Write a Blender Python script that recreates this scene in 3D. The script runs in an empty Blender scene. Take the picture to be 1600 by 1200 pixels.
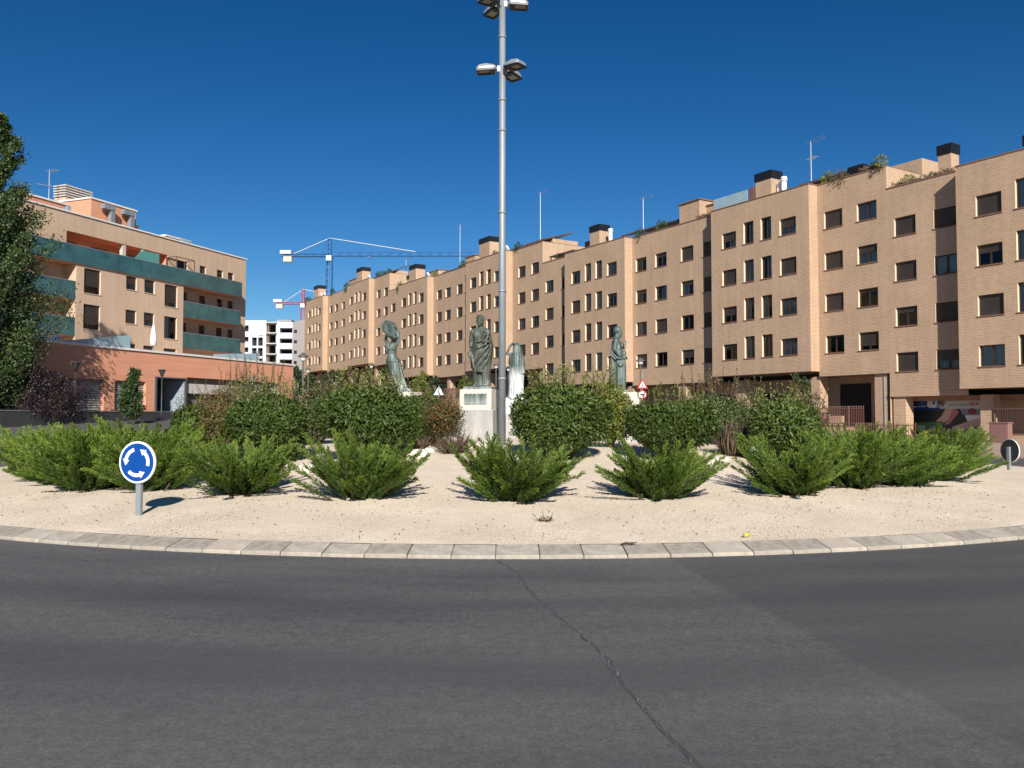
import bpy, bmesh, math, random
import numpy as np
from mathutils import Vector, Matrix, Euler
random.seed(11); rng = np.random.default_rng(11)
S = bpy.context.scene
C = S.collection
R = math.radians
PI = math.pi

# ------------------------------------------------------------------ camera
cam_d = bpy.data.cameras.new('camera'); cam = bpy.data.objects.new('camera', cam_d); C.objects.link(cam)
cam.location = (0, 0, 1.6); cam.rotation_euler = (R(90 + 2.29), 0, 0)
cam_d.sensor_width = 36; cam_d.lens = 29.25; cam_d.clip_end = 6000; cam_d.clip_start = 0.1
S.camera = cam
# ------------------------------------------------------------------ sky and sun
SUN_EL = R(28.5); LX, LY = -0.096, 0.9954          # horizontal travel direction of the light
w = bpy.data.worlds.new('World'); S.world = w; w.use_nodes = True
nt = w.node_tree; bg = nt.nodes['Background']
sky = nt.nodes.new('ShaderNodeTexSky'); sky.sky_type = 'NISHITA'; sky.sun_disc = False
sky.sun_elevation = SUN_EL; sky.sun_rotation = math.atan2(-LX, -LY)
sky.altitude = 400; sky.air_density = 1.0; sky.dust_density = 0.15; sky.ozone_density = 4.0
gm = nt.nodes.new('ShaderNodeGamma'); gm.inputs[1].default_value = 1.3; hs = nt.nodes.new('ShaderNodeHueSaturation'); hs.inputs['Saturation'].default_value = 1.19; hs.inputs['Value'].default_value = .66
nt.links.new(sky.outputs[0], gm.inputs[0]); nt.links.new(gm.outputs[0], hs.inputs['Color']); nt.links.new(hs.outputs[0], bg.inputs[0]); bg.inputs[1].default_value = 0.05
sd = bpy.data.lights.new('sun', 'SUN'); sd.energy = 5.0; sd.angle = R(0.53); sd.color = (1.0, 0.93, 0.84)
sun = bpy.data.objects.new('sun', sd); C.objects.link(sun)
sun.rotation_euler = Vector((LX*math.cos(SUN_EL), LY*math.cos(SUN_EL), -math.sin(SUN_EL))).to_track_quat('-Z', 'Y').to_euler()
sun.location = (0, -20, 40)
S.view_settings.view_transform = 'Standard'; S.view_settings.look = 'None'
S.view_settings.exposure = 0.46; S.view_settings.gamma = 1.0

# ------------------------------------------------------------------ helpers
def sm(a, b, x):
    t = min(1, max(0, (x-a)/(b-a))); return t*t*(3-2*t)
def hgt(x, y):                                      # terrain: flat by the roundabout, rising up the street
    u = y - 0.38*x - 38
    k = 6.0
    v = 0.046*k*math.log1p(math.exp(min(60, u/k))) if u < 300 else 0.046*u
    return min(v, 12.5)
IC = (0.0, 25.0); IR = 15.55                        # island centre, outer radius of its kerb
def isl(x, y):                                      # gravel mound
    r = math.hypot(x-IC[0], y-IC[1])
    t = max(0.0, 15.2-r)
    b = 0.115 + 0.062*t + 0.0028*t*t
    return min(b, 0.96 - 0.05*math.exp(-(t-9)*.4)) if t > 9 else min(b, .93)
MATS = {}
def mat(name, col, rough=0.8, metal=0.0, var=0.0, vscale=3.0, bump=0.0, bscale=40.0, spec=None, col2=None, stretch=None):
    if name in MATS: return MATS[name]
    m = bpy.data.materials.new(name); m.use_nodes = True; n = m.node_tree; p = n.nodes['Principled BSDF']
    p.inputs['Base Color'].default_value = (*col, 1); p.inputs['Roughness'].default_value = rough
    p.inputs['Metallic'].default_value = metal
    if spec is not None: p.inputs['Specular IOR Level'].default_value = spec
    if var or bump:
        tc = n.nodes.new('ShaderNodeTexCoord'); src = tc.outputs['Object']
        if stretch:
            mp = n.nodes.new('ShaderNodeMapping'); mp.inputs['Scale'].default_value = stretch
            n.links.new(src, mp.inputs[0]); src = mp.outputs[0]
    if var:
        no = n.nodes.new('ShaderNodeTexNoise'); no.inputs['Scale'].default_value = vscale; no.inputs['Detail'].default_value = 6
        no.inputs['Roughness'].default_value = 0.65
        n.links.new(src, no.inputs['Vector'])
        rp = n.nodes.new('ShaderNodeValToRGB'); rp.color_ramp.elements[0].position = 0.3; rp.color_ramp.elements[1].position = 0.7
        c2 = col2 or tuple(min(1, c*(1+var)) for c in col); c1 = tuple(c*(1-var) for c in col) if not col2 else col
        rp.color_ramp.elements[0].color = (*c1, 1); rp.color_ramp.elements[1].color = (*c2, 1)
        n.links.new(no.outputs[0], rp.inputs[0]); n.links.new(rp.outputs[0], p.inputs['Base Color'])
    if bump:
        nb = n.nodes.new('ShaderNodeTexNoise'); nb.inputs['Scale'].default_value = bscale; nb.inputs['Detail'].default_value = 4
        n.links.new(src, nb.inputs['Vector'])
        bp = n.nodes.new('ShaderNodeBump'); bp.inputs['Strength'].default_value = bump; bp.inputs['Distance'].default_value = 0.02
        n.links.new(nb.outputs[0], bp.inputs['Height']); n.links.new(bp.outputs[0], p.inputs['Normal'])
    MATS[name] = m; return m

def link(n, a, b): n.links.new(a, b)
def brick_mat(name, c1, c2, mortar, bw=0.25, rh=0.1, ms=0.012):
    m = mat(name, c1, 0.85); n = m.node_tree; p = n.nodes['Principled BSDF']
    tc = n.nodes.new('ShaderNodeTexCoord'); sx = n.nodes.new('ShaderNodeSeparateXYZ'); link(n, tc.outputs['Object'], sx.inputs[0])
    ad = n.nodes.new('ShaderNodeMath'); ad.operation = 'ADD'; link(n, sx.outputs[0], ad.inputs[0]); link(n, sx.outputs[1], ad.inputs[1])
    cx = n.nodes.new('ShaderNodeCombineXYZ'); link(n, ad.outputs[0], cx.inputs[0]); link(n, sx.outputs[2], cx.inputs[1])
    b = n.nodes.new('ShaderNodeTexBrick'); link(n, cx.outputs[0], b.inputs['Vector'])
    b.inputs['Scale'].default_value = 1; b.inputs['Brick Width'].default_value = bw; b.inputs['Row Height'].default_value = rh
    b.inputs['Mortar Size'].default_value = ms; b.inputs['Mortar Smooth'].default_value = 0.3
    b.inputs['Color1'].default_value = (*c1, 1); b.inputs['Color2'].default_value = (*c2, 1); b.inputs['Mortar'].default_value = (*mortar, 1)
    no = n.nodes.new('ShaderNodeTexNoise'); no.inputs['Scale'].default_value = 0.35; no.inputs['Detail'].default_value = 5
    link(n, tc.outputs['Object'], no.inputs['Vector'])
    mr = n.nodes.new('ShaderNodeMapRange'); mr.inputs[1].default_value = 0.3; mr.inputs[2].default_value = 0.7; mr.inputs[3].default_value = 0.84; mr.inputs[4].default_value = 1.1
    ms_ = n.nodes.new('ShaderNodeMapping'); ms_.inputs['Scale'].default_value = (2.2, 2.2, .12); link(n, tc.outputs['Object'], ms_.inputs[0])
    n2 = n.nodes.new('ShaderNodeTexNoise'); n2.inputs['Scale'].default_value = 1.0; n2.inputs['Detail'].default_value = 6; link(n, ms_.outputs[0], n2.inputs['Vector'])
    av = n.nodes.new('ShaderNodeMath'); av.operation = 'MULTIPLY_ADD'; link(n, n2.outputs[0], av.inputs[0]); av.inputs[1].default_value = .5; 
    hv = n.nodes.new('ShaderNodeMath'); hv.operation = 'MULTIPLY'; link(n, no.outputs[0], hv.inputs[0]); hv.inputs[1].default_value = .5; link(n, hv.outputs[0], av.inputs[2])
    link(n, av.outputs[0], mr.inputs[0])
    mx = n.nodes.new('ShaderNodeMix'); mx.data_type = 'RGBA'; mx.blend_type = 'MULTIPLY'; mx.inputs[0].default_value = 1
    link(n, b.outputs['Color'], mx.inputs[6]); link(n, mr.outputs[0], mx.inputs[7]); link(n, mx.outputs[2], p.inputs['Base Color'])
    bp = n.nodes.new('ShaderNodeBump'); bp.inputs['Strength'].default_value = 0.35; bp.inputs['Distance'].default_value = 0.008; bp.invert = True
    link(n, b.outputs['Fac'], bp.inputs['Height']); link(n, bp.outputs[0], p.inputs['Normal'])
    return m
def leaf_mat(name, cols, transl=0.25, rough=0.45):
    m = mat(name, cols[0], rough); n = m.node_tree; p = n.nodes['Principled BSDF']
    at = n.nodes.new('ShaderNodeAttribute'); at.attribute_name = 'tint'
    rp = n.nodes.new('ShaderNodeValToRGB'); el = rp.color_ramp.elements
    while len(el) < len(cols): el.new(0.5)
    for i, c in enumerate(cols): el[i].position = i/(len(cols)-1); el[i].color = (*c, 1)
    link(n, at.outputs['Fac'], rp.inputs[0]); link(n, rp.outputs[0], p.inputs['Base Color'])
    oi = n.nodes.new('ShaderNodeObjectInfo'); mr = n.nodes.new('ShaderNodeMapRange'); mr.inputs[3].default_value = .84; mr.inputs[4].default_value = 1.16; link(n, oi.outputs['Random'], mr.inputs[0])
    mm = n.nodes.new('ShaderNodeMix'); mm.data_type = 'RGBA'; mm.blend_type = 'MULTIPLY'; mm.inputs[0].default_value = 1; link(n, rp.outputs[0], mm.inputs[6]); link(n, mr.outputs[0], mm.inputs[7]); link(n, mm.outputs[2], p.inputs['Base Color'])
    tr = n.nodes.new('ShaderNodeBsdfTranslucent'); ms = n.nodes.new('ShaderNodeMixShader'); ms.inputs[0].default_value = transl
    link(n, mm.outputs[2], tr.inputs[0]); link(n, p.outputs[0], ms.inputs[1]); link(n, tr.outputs[0], ms.inputs[2])
    link(n, ms.outputs[0], n.nodes['Material Output'].inputs[0])
    return m
def glass_mat(name, tint, trans=0.65, rough=0.02):
    m = mat(name, tint, rough); n = m.node_tree
    t = n.nodes.new('ShaderNodeBsdfTransparent'); t.inputs[0].default_value = (*tint, 1)
    g = n.nodes.new('ShaderNodeBsdfGlossy'); g.inputs['Roughness'].default_value = rough; g.inputs['Color'].default_value = (.9, .93, .95, 1)
    fr = n.nodes.new('ShaderNodeFresnel'); fr.inputs[0].default_value = 1.5
    mx = n.nodes.new('ShaderNodeMixShader'); link(n, fr.outputs[0], mx.inputs[0]); link(n, t.outputs[0], mx.inputs[1]); link(n, g.outputs[0], mx.inputs[2])
    link(n, mx.outputs[0], n.nodes['Material Output'].inputs[0])
    return m

class MB:
    def __init__(s): s.v = []; s.f = []
    def add(s, vs, fs):
        o = len(s.v); s.v += [tuple(p) for p in vs]; s.f += [tuple(i+o for i in f) for f in fs]; return s
    def quad(s, a, b, c, d): return s.add([a, b, c, d], [(0, 1, 2, 3)])
    def poly(s, pts): return s.add(pts, [tuple(range(len(pts)))])
    def box(s, x0, x1, y0, y1, z0, z1):
        return s.add([(x0,y0,z0),(x1,y0,z0),(x1,y1,z0),(x0,y1,z0),(x0,y0,z1),(x1,y0,z1),(x1,y1,z1),(x0,y1,z1)],
                     [(0,3,2,1),(4,5,6,7),(0,1,5,4),(1,2,6,5),(2,3,7,6),(3,0,4,7)])
    def prism(s, pts, y0, y1, M=None):              # polygon in xz (counter-clockwise seen from -y), extruded in y
        n = len(pts); vs = [(x, y0, z) for x, z in pts] + [(x, y1, z) for x, z in pts]
        fs = [tuple(range(n)), tuple(range(2*n-1, n-1, -1))] + [(i, i+n, (i+1) % n+n, (i+1) % n) for i in range(n)]
        if M: vs = [M @ Vector(p) for p in vs]
        return s.add(vs, fs)
    def prismz(s, pts, z0, z1):                     # polygon in xy extruded in z
        n = len(pts); vs = [(x, y, z0) for x, y in pts] + [(x, y, z1) for x, y in pts]
        return s.add(vs, [tuple(range(n-1, -1, -1)), tuple(range(n, 2*n))] + [(i, (i+1) % n, (i+1) % n+n, i+n) for i in range(n)])
    def tube(s, pts, rad, n=8, cap=True):
        pts = [Vector(p) for p in pts]; rad = rad if hasattr(rad, '__len__') else [rad]*len(pts)
        rings = []; up = None
        for i, p in enumerate(pts):
            t = (pts[min(i+1, len(pts)-1)]-pts[max(i-1, 0)])
            t = t.normalized() if t.length > 1e-9 else Vector((0, 0, 1))
            if up is None: up = Vector((1, 0, 0)) if abs(t.x) < 0.9 else Vector((0, 1, 0))
            a = (up - t*up.dot(t)).normalized(); b = t.cross(a); up = a
            rings.append([p + (a*math.cos(2*PI*k/n) + b*math.sin(2*PI*k/n))*rad[i] for k in range(n)])
        vs = [q for r in rings for q in r]; fs = []
        for i in range(len(pts)-1):
            for k in range(n): fs.append((i*n+k, i*n+(k+1) % n, (i+1)*n+(k+1) % n, (i+1)*n+k))
        if cap: fs += [tuple(range(n-1, -1, -1)), tuple((len(pts)-1)*n+k for k in range(n))]
        return s.add(vs, fs)
    def ell(s, c, r, nu=12, nv=8, M=None):
        c = Vector(c); vs = []; fs = []
        for j in range(1, nv):
            th = PI*j/nv
            for i in range(nu):
                ph = 2*PI*i/nu; vs.append(Vector((r[0]*math.sin(th)*math.cos(ph), r[1]*math.sin(th)*math.sin(ph), r[2]*math.cos(th))))
        vs += [Vector((0, 0, r[2])), Vector((0, 0, -r[2]))]; T, B = len(vs)-2, len(vs)-1
        if M: vs = [M @ q for q in vs]
        for j in range(nv-2):
            for i in range(nu): fs.append((j*nu+i, (j+1)*nu+i, (j+1)*nu+(i+1) % nu, j*nu+(i+1) % nu))
        for i in range(nu): fs.append((T, i, (i+1) % nu)); fs.append((B, (nv-2)*nu+(i+1) % nu, (nv-2)*nu+i))
        return s.add([q+c for q in vs], fs)
    def lathe(s, prof, n=20, c=(0, 0, 0)):          # prof: (r,z) from bottom to top
        vs = []; fs = []; m = len(prof)
        for r, z in prof:
            for k in range(n): vs.append((c[0]+r*math.cos(2*PI*k/n), c[1]+r*math.sin(2*PI*k/n), c[2]+z))
        for j in range(m-1):
            for k in range(n): fs.append((j*n+k, j*n+(k+1) % n, (j+1)*n+(k+1) % n, (j+1)*n+k))
        fs += [tuple(range(n-1, -1, -1)), tuple((m-1)*n+k for k in range(n))]
        return s.add(vs, fs)
    def xf(s, M): s.v = [tuple(M @ Vector(p)) for p in s.v]; return s
    def mesh(s, name, m, smooth=False):
        me = bpy.data.meshes.new(name); me.from_pydata(s.v, [], s.f); me.update()
        if m: me.materials.append(m)
        if smooth: me.polygons.foreach_set('use_smooth', [True]*len(me.polygons))
        return me
    def build(s, name, m, parent=None, smooth=False):
        return place(name, s.mesh(name, m, smooth), parent)
def place(name, me, parent=None, loc=None, rot=None):
    o = bpy.data.objects.new(name, me); C.objects.link(o); o.parent = parent
    if loc is not None: o.location = loc
    if rot is not None: o.rotation_euler = rot
    return o
def empty(name, loc=(0, 0, 0), rz=0):
    o = bpy.data.objects.new(name, None); C.objects.link(o); o.location = loc; o.rotation_euler = (0, 0, rz); o.empty_display_size = 0.3; return o
def tag(o, label=None, cat=None, group=None, kind=None):
    if label: o['label'] = label
    if cat: o['category'] = cat
    if group: o['group'] = group
    if kind: o['kind'] = kind
    return o
def fast_mesh(name, V, F, m, tint=None, smooth=False):       # numpy arrays, all faces with the same corner count
    me = bpy.data.meshes.new(name); V = np.asarray(V, np.float32); F = np.asarray(F, np.int32); k = F.shape[1]
    me.vertices.add(len(V)); me.vertices.foreach_set('co', V.ravel())
    me.loops.add(F.size); me.loops.foreach_set('vertex_index', F.ravel())
    me.polygons.add(len(F)); me.polygons.foreach_set('loop_start', np.arange(0, F.size, k, dtype=np.int32))
    me.polygons.foreach_set('loop_total', np.full(len(F), k, np.int32))
    if smooth: me.polygons.foreach_set('use_smooth', np.ones(len(F), bool))
    me.update(calc_edges=True)
    if tint is not None:
        a = me.attributes.new('tint', 'FLOAT', 'POINT'); a.data.foreach_set('value', np.asarray(tint, np.float32))
    me.materials.append(m); return me
def unit(a): return a/np.maximum(1e-9, np.linalg.norm(a, axis=1, keepdims=True))
def leaf_arrays(P, D, L, W, tint, curl=0.25, up=None):       # folded leaf: 4 verts, 2 triangles
    n = len(P); D = unit(D)
    U = rng.normal(size=(n, 3)) if up is None else up
    Sd = unit(np.cross(D, U)); N = np.cross(Sd, D)
    L = np.asarray(L).reshape(-1, 1)*np.ones((n, 1)); W = np.asarray(W).reshape(-1, 1)*np.ones((n, 1))
    b = P; t = P + D*L + N*L*-0.12
    l = P + D*L*0.45 + Sd*W*0.5 + N*W*curl; r = P + D*L*0.45 - Sd*W*0.5 + N*W*curl
    V = np.stack([b, l, t, r], 1).reshape(-1, 3); i = np.arange(n)[:, None]*4
    F = np.concatenate([i+[0, 2, 1], i+[0, 3, 2]], 1).reshape(-1, 3)
    return V, F, np.repeat(tint, 4)
def cat_arrays(parts):
    Vs, Fs, Ts, o = [], [], [], 0
    for V, F, T in parts: Vs.append(V); Fs.append(F+o); Ts.append(T); o += len(V)
    return np.concatenate(Vs), np.concatenate(Fs), np.concatenate(Ts)
def rdir(n): return unit(rng.normal(size=(n, 3)))

# ------------------------------------------------------------------ materials
BR = brick_mat('sand_brick', (.43, .285, .182), (.345, .222, .139), (.57, .43, .305), 0.26, 0.092, 0.017)
BRL = brick_mat('buff_brick', (.56, .40, .28), (.52, .365, .25), (.58, .44, .32), 0.30, 0.08, 0.008)
STONE = mat('cream_reveal', (.72, .56, .40), .8, var=.08, vscale=4)
COPE = mat('brown_coping', (.20, .11, .075), .7, var=.15)
WCOPE = mat('white_coping', (.72, .70, .66), .7, var=.08)
FRAME = mat('brown_window_frame', (.045, .028, .020), .45)
SHUT = mat('brown_shutter', (.045, .036, .033), .6, var=.15, vscale=2)
CURT = mat('white_curtain', (.62, .66, .66), .9, var=.1, vscale=8, stretch=(6, 1, 1))
GLASS = glass_mat('window_glass', (.58, .66, .68))
BALG = mat('green_balcony_glass', (.042, .110, .120), .14, var=.32, vscale=.9, spec=.6)
SCRN = mat('pale_screen_glass', (.30, .42, .48), .15, var=.15, vscale=1)
ORANGE = mat('orange_render', (.64, .30, .18), .9, var=.07, vscale=1.2, bump=.1, bscale=60)
CONC = mat('pale_concrete', (.50, .47, .42), .85, var=.12, vscale=3, bump=.2)
BLACK = mat('black_metal', (.008, .008, .010), .45)
GALV = mat('galvanised_steel', (.27, .31, .335), .5, metal=.3, var=.14, vscale=5, stretch=(1, 1, .25))
DGREY = mat('dark_grey_metal', (.05, .055, .06), .5, metal=.3)
WHITE = mat('white_paint', (.80, .80, .78), .5)
ROOFM = mat('roof_gravel', (.25, .22, .19), .9, var=.2)
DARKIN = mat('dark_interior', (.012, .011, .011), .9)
BROWNM = mat('brown_paint', (.17, .085, .070), .55, var=.12)
def bronze(name, pale, k=(1, 1, 1)):
    m = mat(name, (.08, .13, .12), .55, metal=.25); n = m.node_tree; p = n.nodes['Principled BSDF']
    tc = n.nodes.new('ShaderNodeTexCoord'); mp = n.nodes.new('ShaderNodeMapping'); mp.inputs['Scale'].default_value = (9, 9, 1.3); link(n, tc.outputs['Object'], mp.inputs[0])
    no = n.nodes.new('ShaderNodeTexNoise'); no.inputs['Scale'].default_value = 1.0; no.inputs['Detail'].default_value = 8; link(n, mp.outputs[0], no.inputs['Vector'])
    rp = n.nodes.new('ShaderNodeValToRGB'); el = rp.color_ramp.elements
    el[0].position = .32; el[0].color = (.045*k[0], .058*k[1], .047*k[2], 1); el[1].position = .72; el[1].color = (.20*k[0], .26*k[1], .25*k[2], 1)
    e = el.new(.52); e.color = (.10*k[0], .135*k[1], .122*k[2], 1)
    sx = n.nodes.new('ShaderNodeSeparateXYZ'); link(n, tc.outputs['Object'], sx.inputs[0])
    mr = n.nodes.new('ShaderNodeMapRange'); mr.inputs[1].default_value = pale[0]; mr.inputs[2].default_value = pale[1]; mr.inputs[3].default_value = pale[2]; mr.inputs[4].default_value = 0
    link(n, sx.outputs[2], mr.inputs[0])
    a = n.nodes.new('ShaderNodeMath'); a.operation = 'MULTIPLY_ADD'; link(n, no.outputs[0], a.inputs[0]); a.inputs[1].default_value = 2.2; a.inputs[2].default_value = -1.1
    a2 = n.nodes.new('ShaderNodeMath'); a2.operation = 'ADD'; a2.use_clamp = True; link(n, mr.outputs[0], a2.inputs[0])
    a3 = n.nodes.new('ShaderNodeMath'); a3.operation = 'MULTIPLY'; link(n, a.outputs[0], a3.inputs[0]); link(n, mr.outputs[0], a3.inputs[1]); link(n, a3.outputs[0], a2.inputs[1])
    mx = n.nodes.new('ShaderNodeMix'); mx.data_type = 'RGBA'; link(n, a2.outputs[0], mx.inputs[0]); link(n, rp.outputs[0], mx.inputs[6]); mx.inputs[7].default_value = (.55, .60, .60, 1)
    link(n, no.outputs[0], rp.inputs[0]); link(n, mx.outputs[2], p.inputs['Base Color'])
    bp = n.nodes.new('ShaderNodeBump'); bp.inputs['Strength'].default_value = .25; bp.inputs['Distance'].default_value = .02
    link(n, no.outputs[0], bp.inputs['Height']); link(n, bp.outputs[0], p.inputs['Normal'])
    return m

# ------------------------------------------------------------------ ground, road, island
def grid_sheet(name, xs, ys, zf, m):
    V = [(x, y, zf(x, y)) for y in ys for x in xs]; nx = len(xs)
    F = [(j*nx+i, j*nx+i+1, (j+1)*nx+i+1, (j+1)*nx+i) for j in range(len(ys)-1) for i in range(nx-1)]
    o = place(name, fast_mesh(name, V, F, m, smooth=True)); return o
GROUND = mat('dry_ground', (.30, .23, .155), .95, var=.25, vscale=.3)
ax = [-3000, -1200, -600, -300, -200] + list(range(-150, 151, 6)) + [200, 300, 600, 1200, 3000]
ay = [-1500, -400, -100, -50] + list(range(-20, 260, 6)) + [300, 400, 600, 1000, 3000]
tag(grid_sheet('ground', ax, ay, lambda x, y: hgt(x, y) - 0.06, GROUND), kind='structure')

def asphalt():
    m = mat('asphalt', (.075, .075, .077), .85); n = m.node_tree; p = n.nodes['Principled BSDF']
    tc = n.nodes.new('ShaderNodeTexCoord'); ob = tc.outputs['Object']
    def noise(scale, det, vec=ob, rough=.6):
        k = n.nodes.new('ShaderNodeTexNoise'); k.inputs['Scale'].default_value = scale; k.inputs['Detail'].default_value = det; k.inputs['Roughness'].default_value = rough; link(n, vec, k.inputs['Vector']); return k.outputs[0]
    def ramp(src, p0, c0, p1, c1):
        r = n.nodes.new('ShaderNodeValToRGB'); r.color_ramp.elements[0].position = p0; r.color_ramp.elements[1].position = p1
        r.color_ramp.elements[0].color = (*c0, 1); r.color_ramp.elements[1].color = (*c1, 1); link(n, src, r.inputs[0]); return r.outputs[0]
    def mix(f, a, b, mode='MIX'):
        x = n.nodes.new('ShaderNodeMix'); x.data_type = 'RGBA'; x.blend_type = mode
        (link(n, f, x.inputs[0]) if not isinstance(f, (int, float)) else setattr(x.inputs[0], 'default_value', f))
        for s, k in ((a, 6), (b, 7)):
            if isinstance(s, tuple): x.inputs[k].default_value = (*s, 1)
            else: link(n, s, x.inputs[k])
        return x.outputs[2]
    def math_(op, a, b=None, c=None, clamp=False):
        x = n.nodes.new('ShaderNodeMath'); x.operation = op; x.use_clamp = clamp
        for i, s in enumerate((a, b, c)):
            if s is None: continue
            if isinstance(s, (int, float)): x.inputs[i].default_value = s
            else: link(n, s, x.inputs[i])
        return x.outputs[0]
    sx = n.nodes.new('ShaderNodeSeparateXYZ'); link(n, ob, sx.inputs[0]); X, Y = sx.outputs[0], sx.outputs[1]
    # traffic runs round the island: stretch the blotches along the circle
    dx = math_('SUBTRACT', X, IC[0]); dy = math_('SUBTRACT', Y, IC[1])
    rr = math_('SQRT', math_('ADD', math_('MULTIPLY', dx, dx), math_('MULTIPLY', dy, dy)))
    an = math_('ARCTAN2', dx, math_('MULTIPLY', dy, -1.0))
    cv = n.nodes.new('ShaderNodeCombineXYZ'); link(n, math_('MULTIPLY', an, 4.0), cv.inputs[0]); link(n, math_('MULTIPLY', rr, 0.9), cv.inputs[1])
    mid = ramp(noise(11, 5, rough=.7), .3, (.72, .72, .73), .7, (1.22, 1.21, 1.2)); base = ramp(noise(1.1, 8, cv.outputs[0], .62), .26, (.054, .056, .060), .74, (.122, .121, .119))
    fine = ramp(noise(38, 6, rough=.85), .30, (.40, .40, .41), .70, (1.7, 1.68, 1.64))
    col = mix(1.0, mix(1.0, base, mid, 'MULTIPLY'), fine, 'MULTIPLY')
    speck = ramp(noise(75, 2), .64, (0, 0, 0), .72, (1, 1, 1)); col = mix(math_('MULTIPLY', speck, .45), col, (.24, .23, .22))
    # newer darker surfacing right of a straight joint
    jn = math_('SUBTRACT', math_('ADD', X, math_('MULTIPLY', Y, -.0)), math_('MULTIPLY_ADD', Y, -.124, 2.96))
    jn = math_('ADD', jn, math_('MULTIPLY', math_('SUBTRACT', noise(2.5, 4), .5), .16))
    new = math_('MULTIPLY_ADD', jn, 14.0, .5, True)
    col = mix(math_('MULTIPLY', new, .42), col, (.045, .046, .048))
    # small pits, oil spots and broad worn areas
    vo = n.nodes.new('ShaderNodeTexVoronoi'); vo.inputs['Scale'].default_value = 6.5; link(n, ob, vo.inputs['Vector'])
    pit = math_('LESS_THAN', math_('ADD', vo.outputs['Distance'], math_('MULTIPLY', noise(30, 2), .10)), .135); sx2 = n.nodes.new('ShaderNodeSeparateXYZ'); link(n, vo.outputs['Color'], sx2.inputs[0])
    pit = math_('MULTIPLY', pit, math_('GREATER_THAN', sx2.outputs[0], .72)); col = mix(math_('MULTIPLY', pit, .55), col, (.028, .028, .03))
    worn = ramp(noise(.35, 5, cv.outputs[0]), .42, (0, 0, 0), .62, (1, 1, 1)); col = mix(math_('MULTIPLY', worn, .30), col, (.128, .129, .130))
    for rc, wd, am in ((17.75, .55, .42), (19.7, .5, .34), (22.3, .6, .3)):
        bd = math_('SUBTRACT', 1.0, math_('DIVIDE', math_('ABSOLUTE', math_('SUBTRACT', math_('ADD', rr, math_('MULTIPLY', math_('SUBTRACT', noise(1.5, 4, cv.outputs[0]), .5), .8)), rc)), wd), None, True)
        col = mix(math_('MULTIPLY', bd, am), col, (.050, .051, .054))
    oil = ramp(noise(.8, 5), .63, (0, 0, 0), .72, (1, 1, 1)); col = mix(math_('MULTIPLY', oil, .35), col, (.042, .042, .044))
    link(n, col, p.inputs['Base Color'])
    bp = n.nodes.new('ShaderNodeBump'); bp.inputs['Strength'].default_value = .5; bp.inputs['Distance'].default_value = .006
    link(n, noise(60, 5, rough=.8), bp.inputs['Height']); link(n, bp.outputs[0], p.inputs['Normal'])
    return m
ASPH = asphalt()
tag(grid_sheet('road', list(range(-66, 67, 3)), list(range(-16, 130, 3)), lambda x, y: hgt(x, y), ASPH), kind='structure')
# cracked joint running across the road
def crack():
    pts = []; r2 = random.Random(4)
    p0 = Vector((-.16, 9.36)); p1 = Vector((.985, 3.0)); n = 110
    for i in range(n+1):
        t = i/n; q = p0.lerp(p1, t); q.x += .035*math.sin(t*PI)*2.2 + .03*math.sin(t*14) + r2.uniform(-.018, .018)
        pts.append((q.x, q.y, .0020*(.1+r2.random())*(4 if r2.random() < .1 else 1) + .0008))
    mb = MB()
    for i in range(n):
        a, b = pts[i], pts[i+1]
        mb.quad((a[0]-a[2], a[1], .005), (b[0]-b[2], b[1], .005), (b[0]+b[2], b[1], .005), (a[0]+a[2], a[1], .005))
    o = mb.build('road_crack', mat('crack_filling', (.15, .145, .14), .9, var=.6, vscale=14)); o['kind'] = 'structure'
    mb = MB(); r3 = random.Random(8)
    L = [(p[0]-.006-.022*r3.random(), p[1]) for p in pts[::3]]; Rr = [(p[0]+.006+.022*r3.random(), p[1]) for p in pts[::3]]
    for i in range(len(L)-1): mb.quad((*L[i], .0025), (*L[i+1], .0025), (*Rr[i+1], .0025), (*Rr[i], .0025))
    o = mb.build('road_seam', mat('dark_seal', (.062, .062, .064), .85, var=.25, vscale=15)); o['kind'] = 'structure'
crack()

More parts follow.
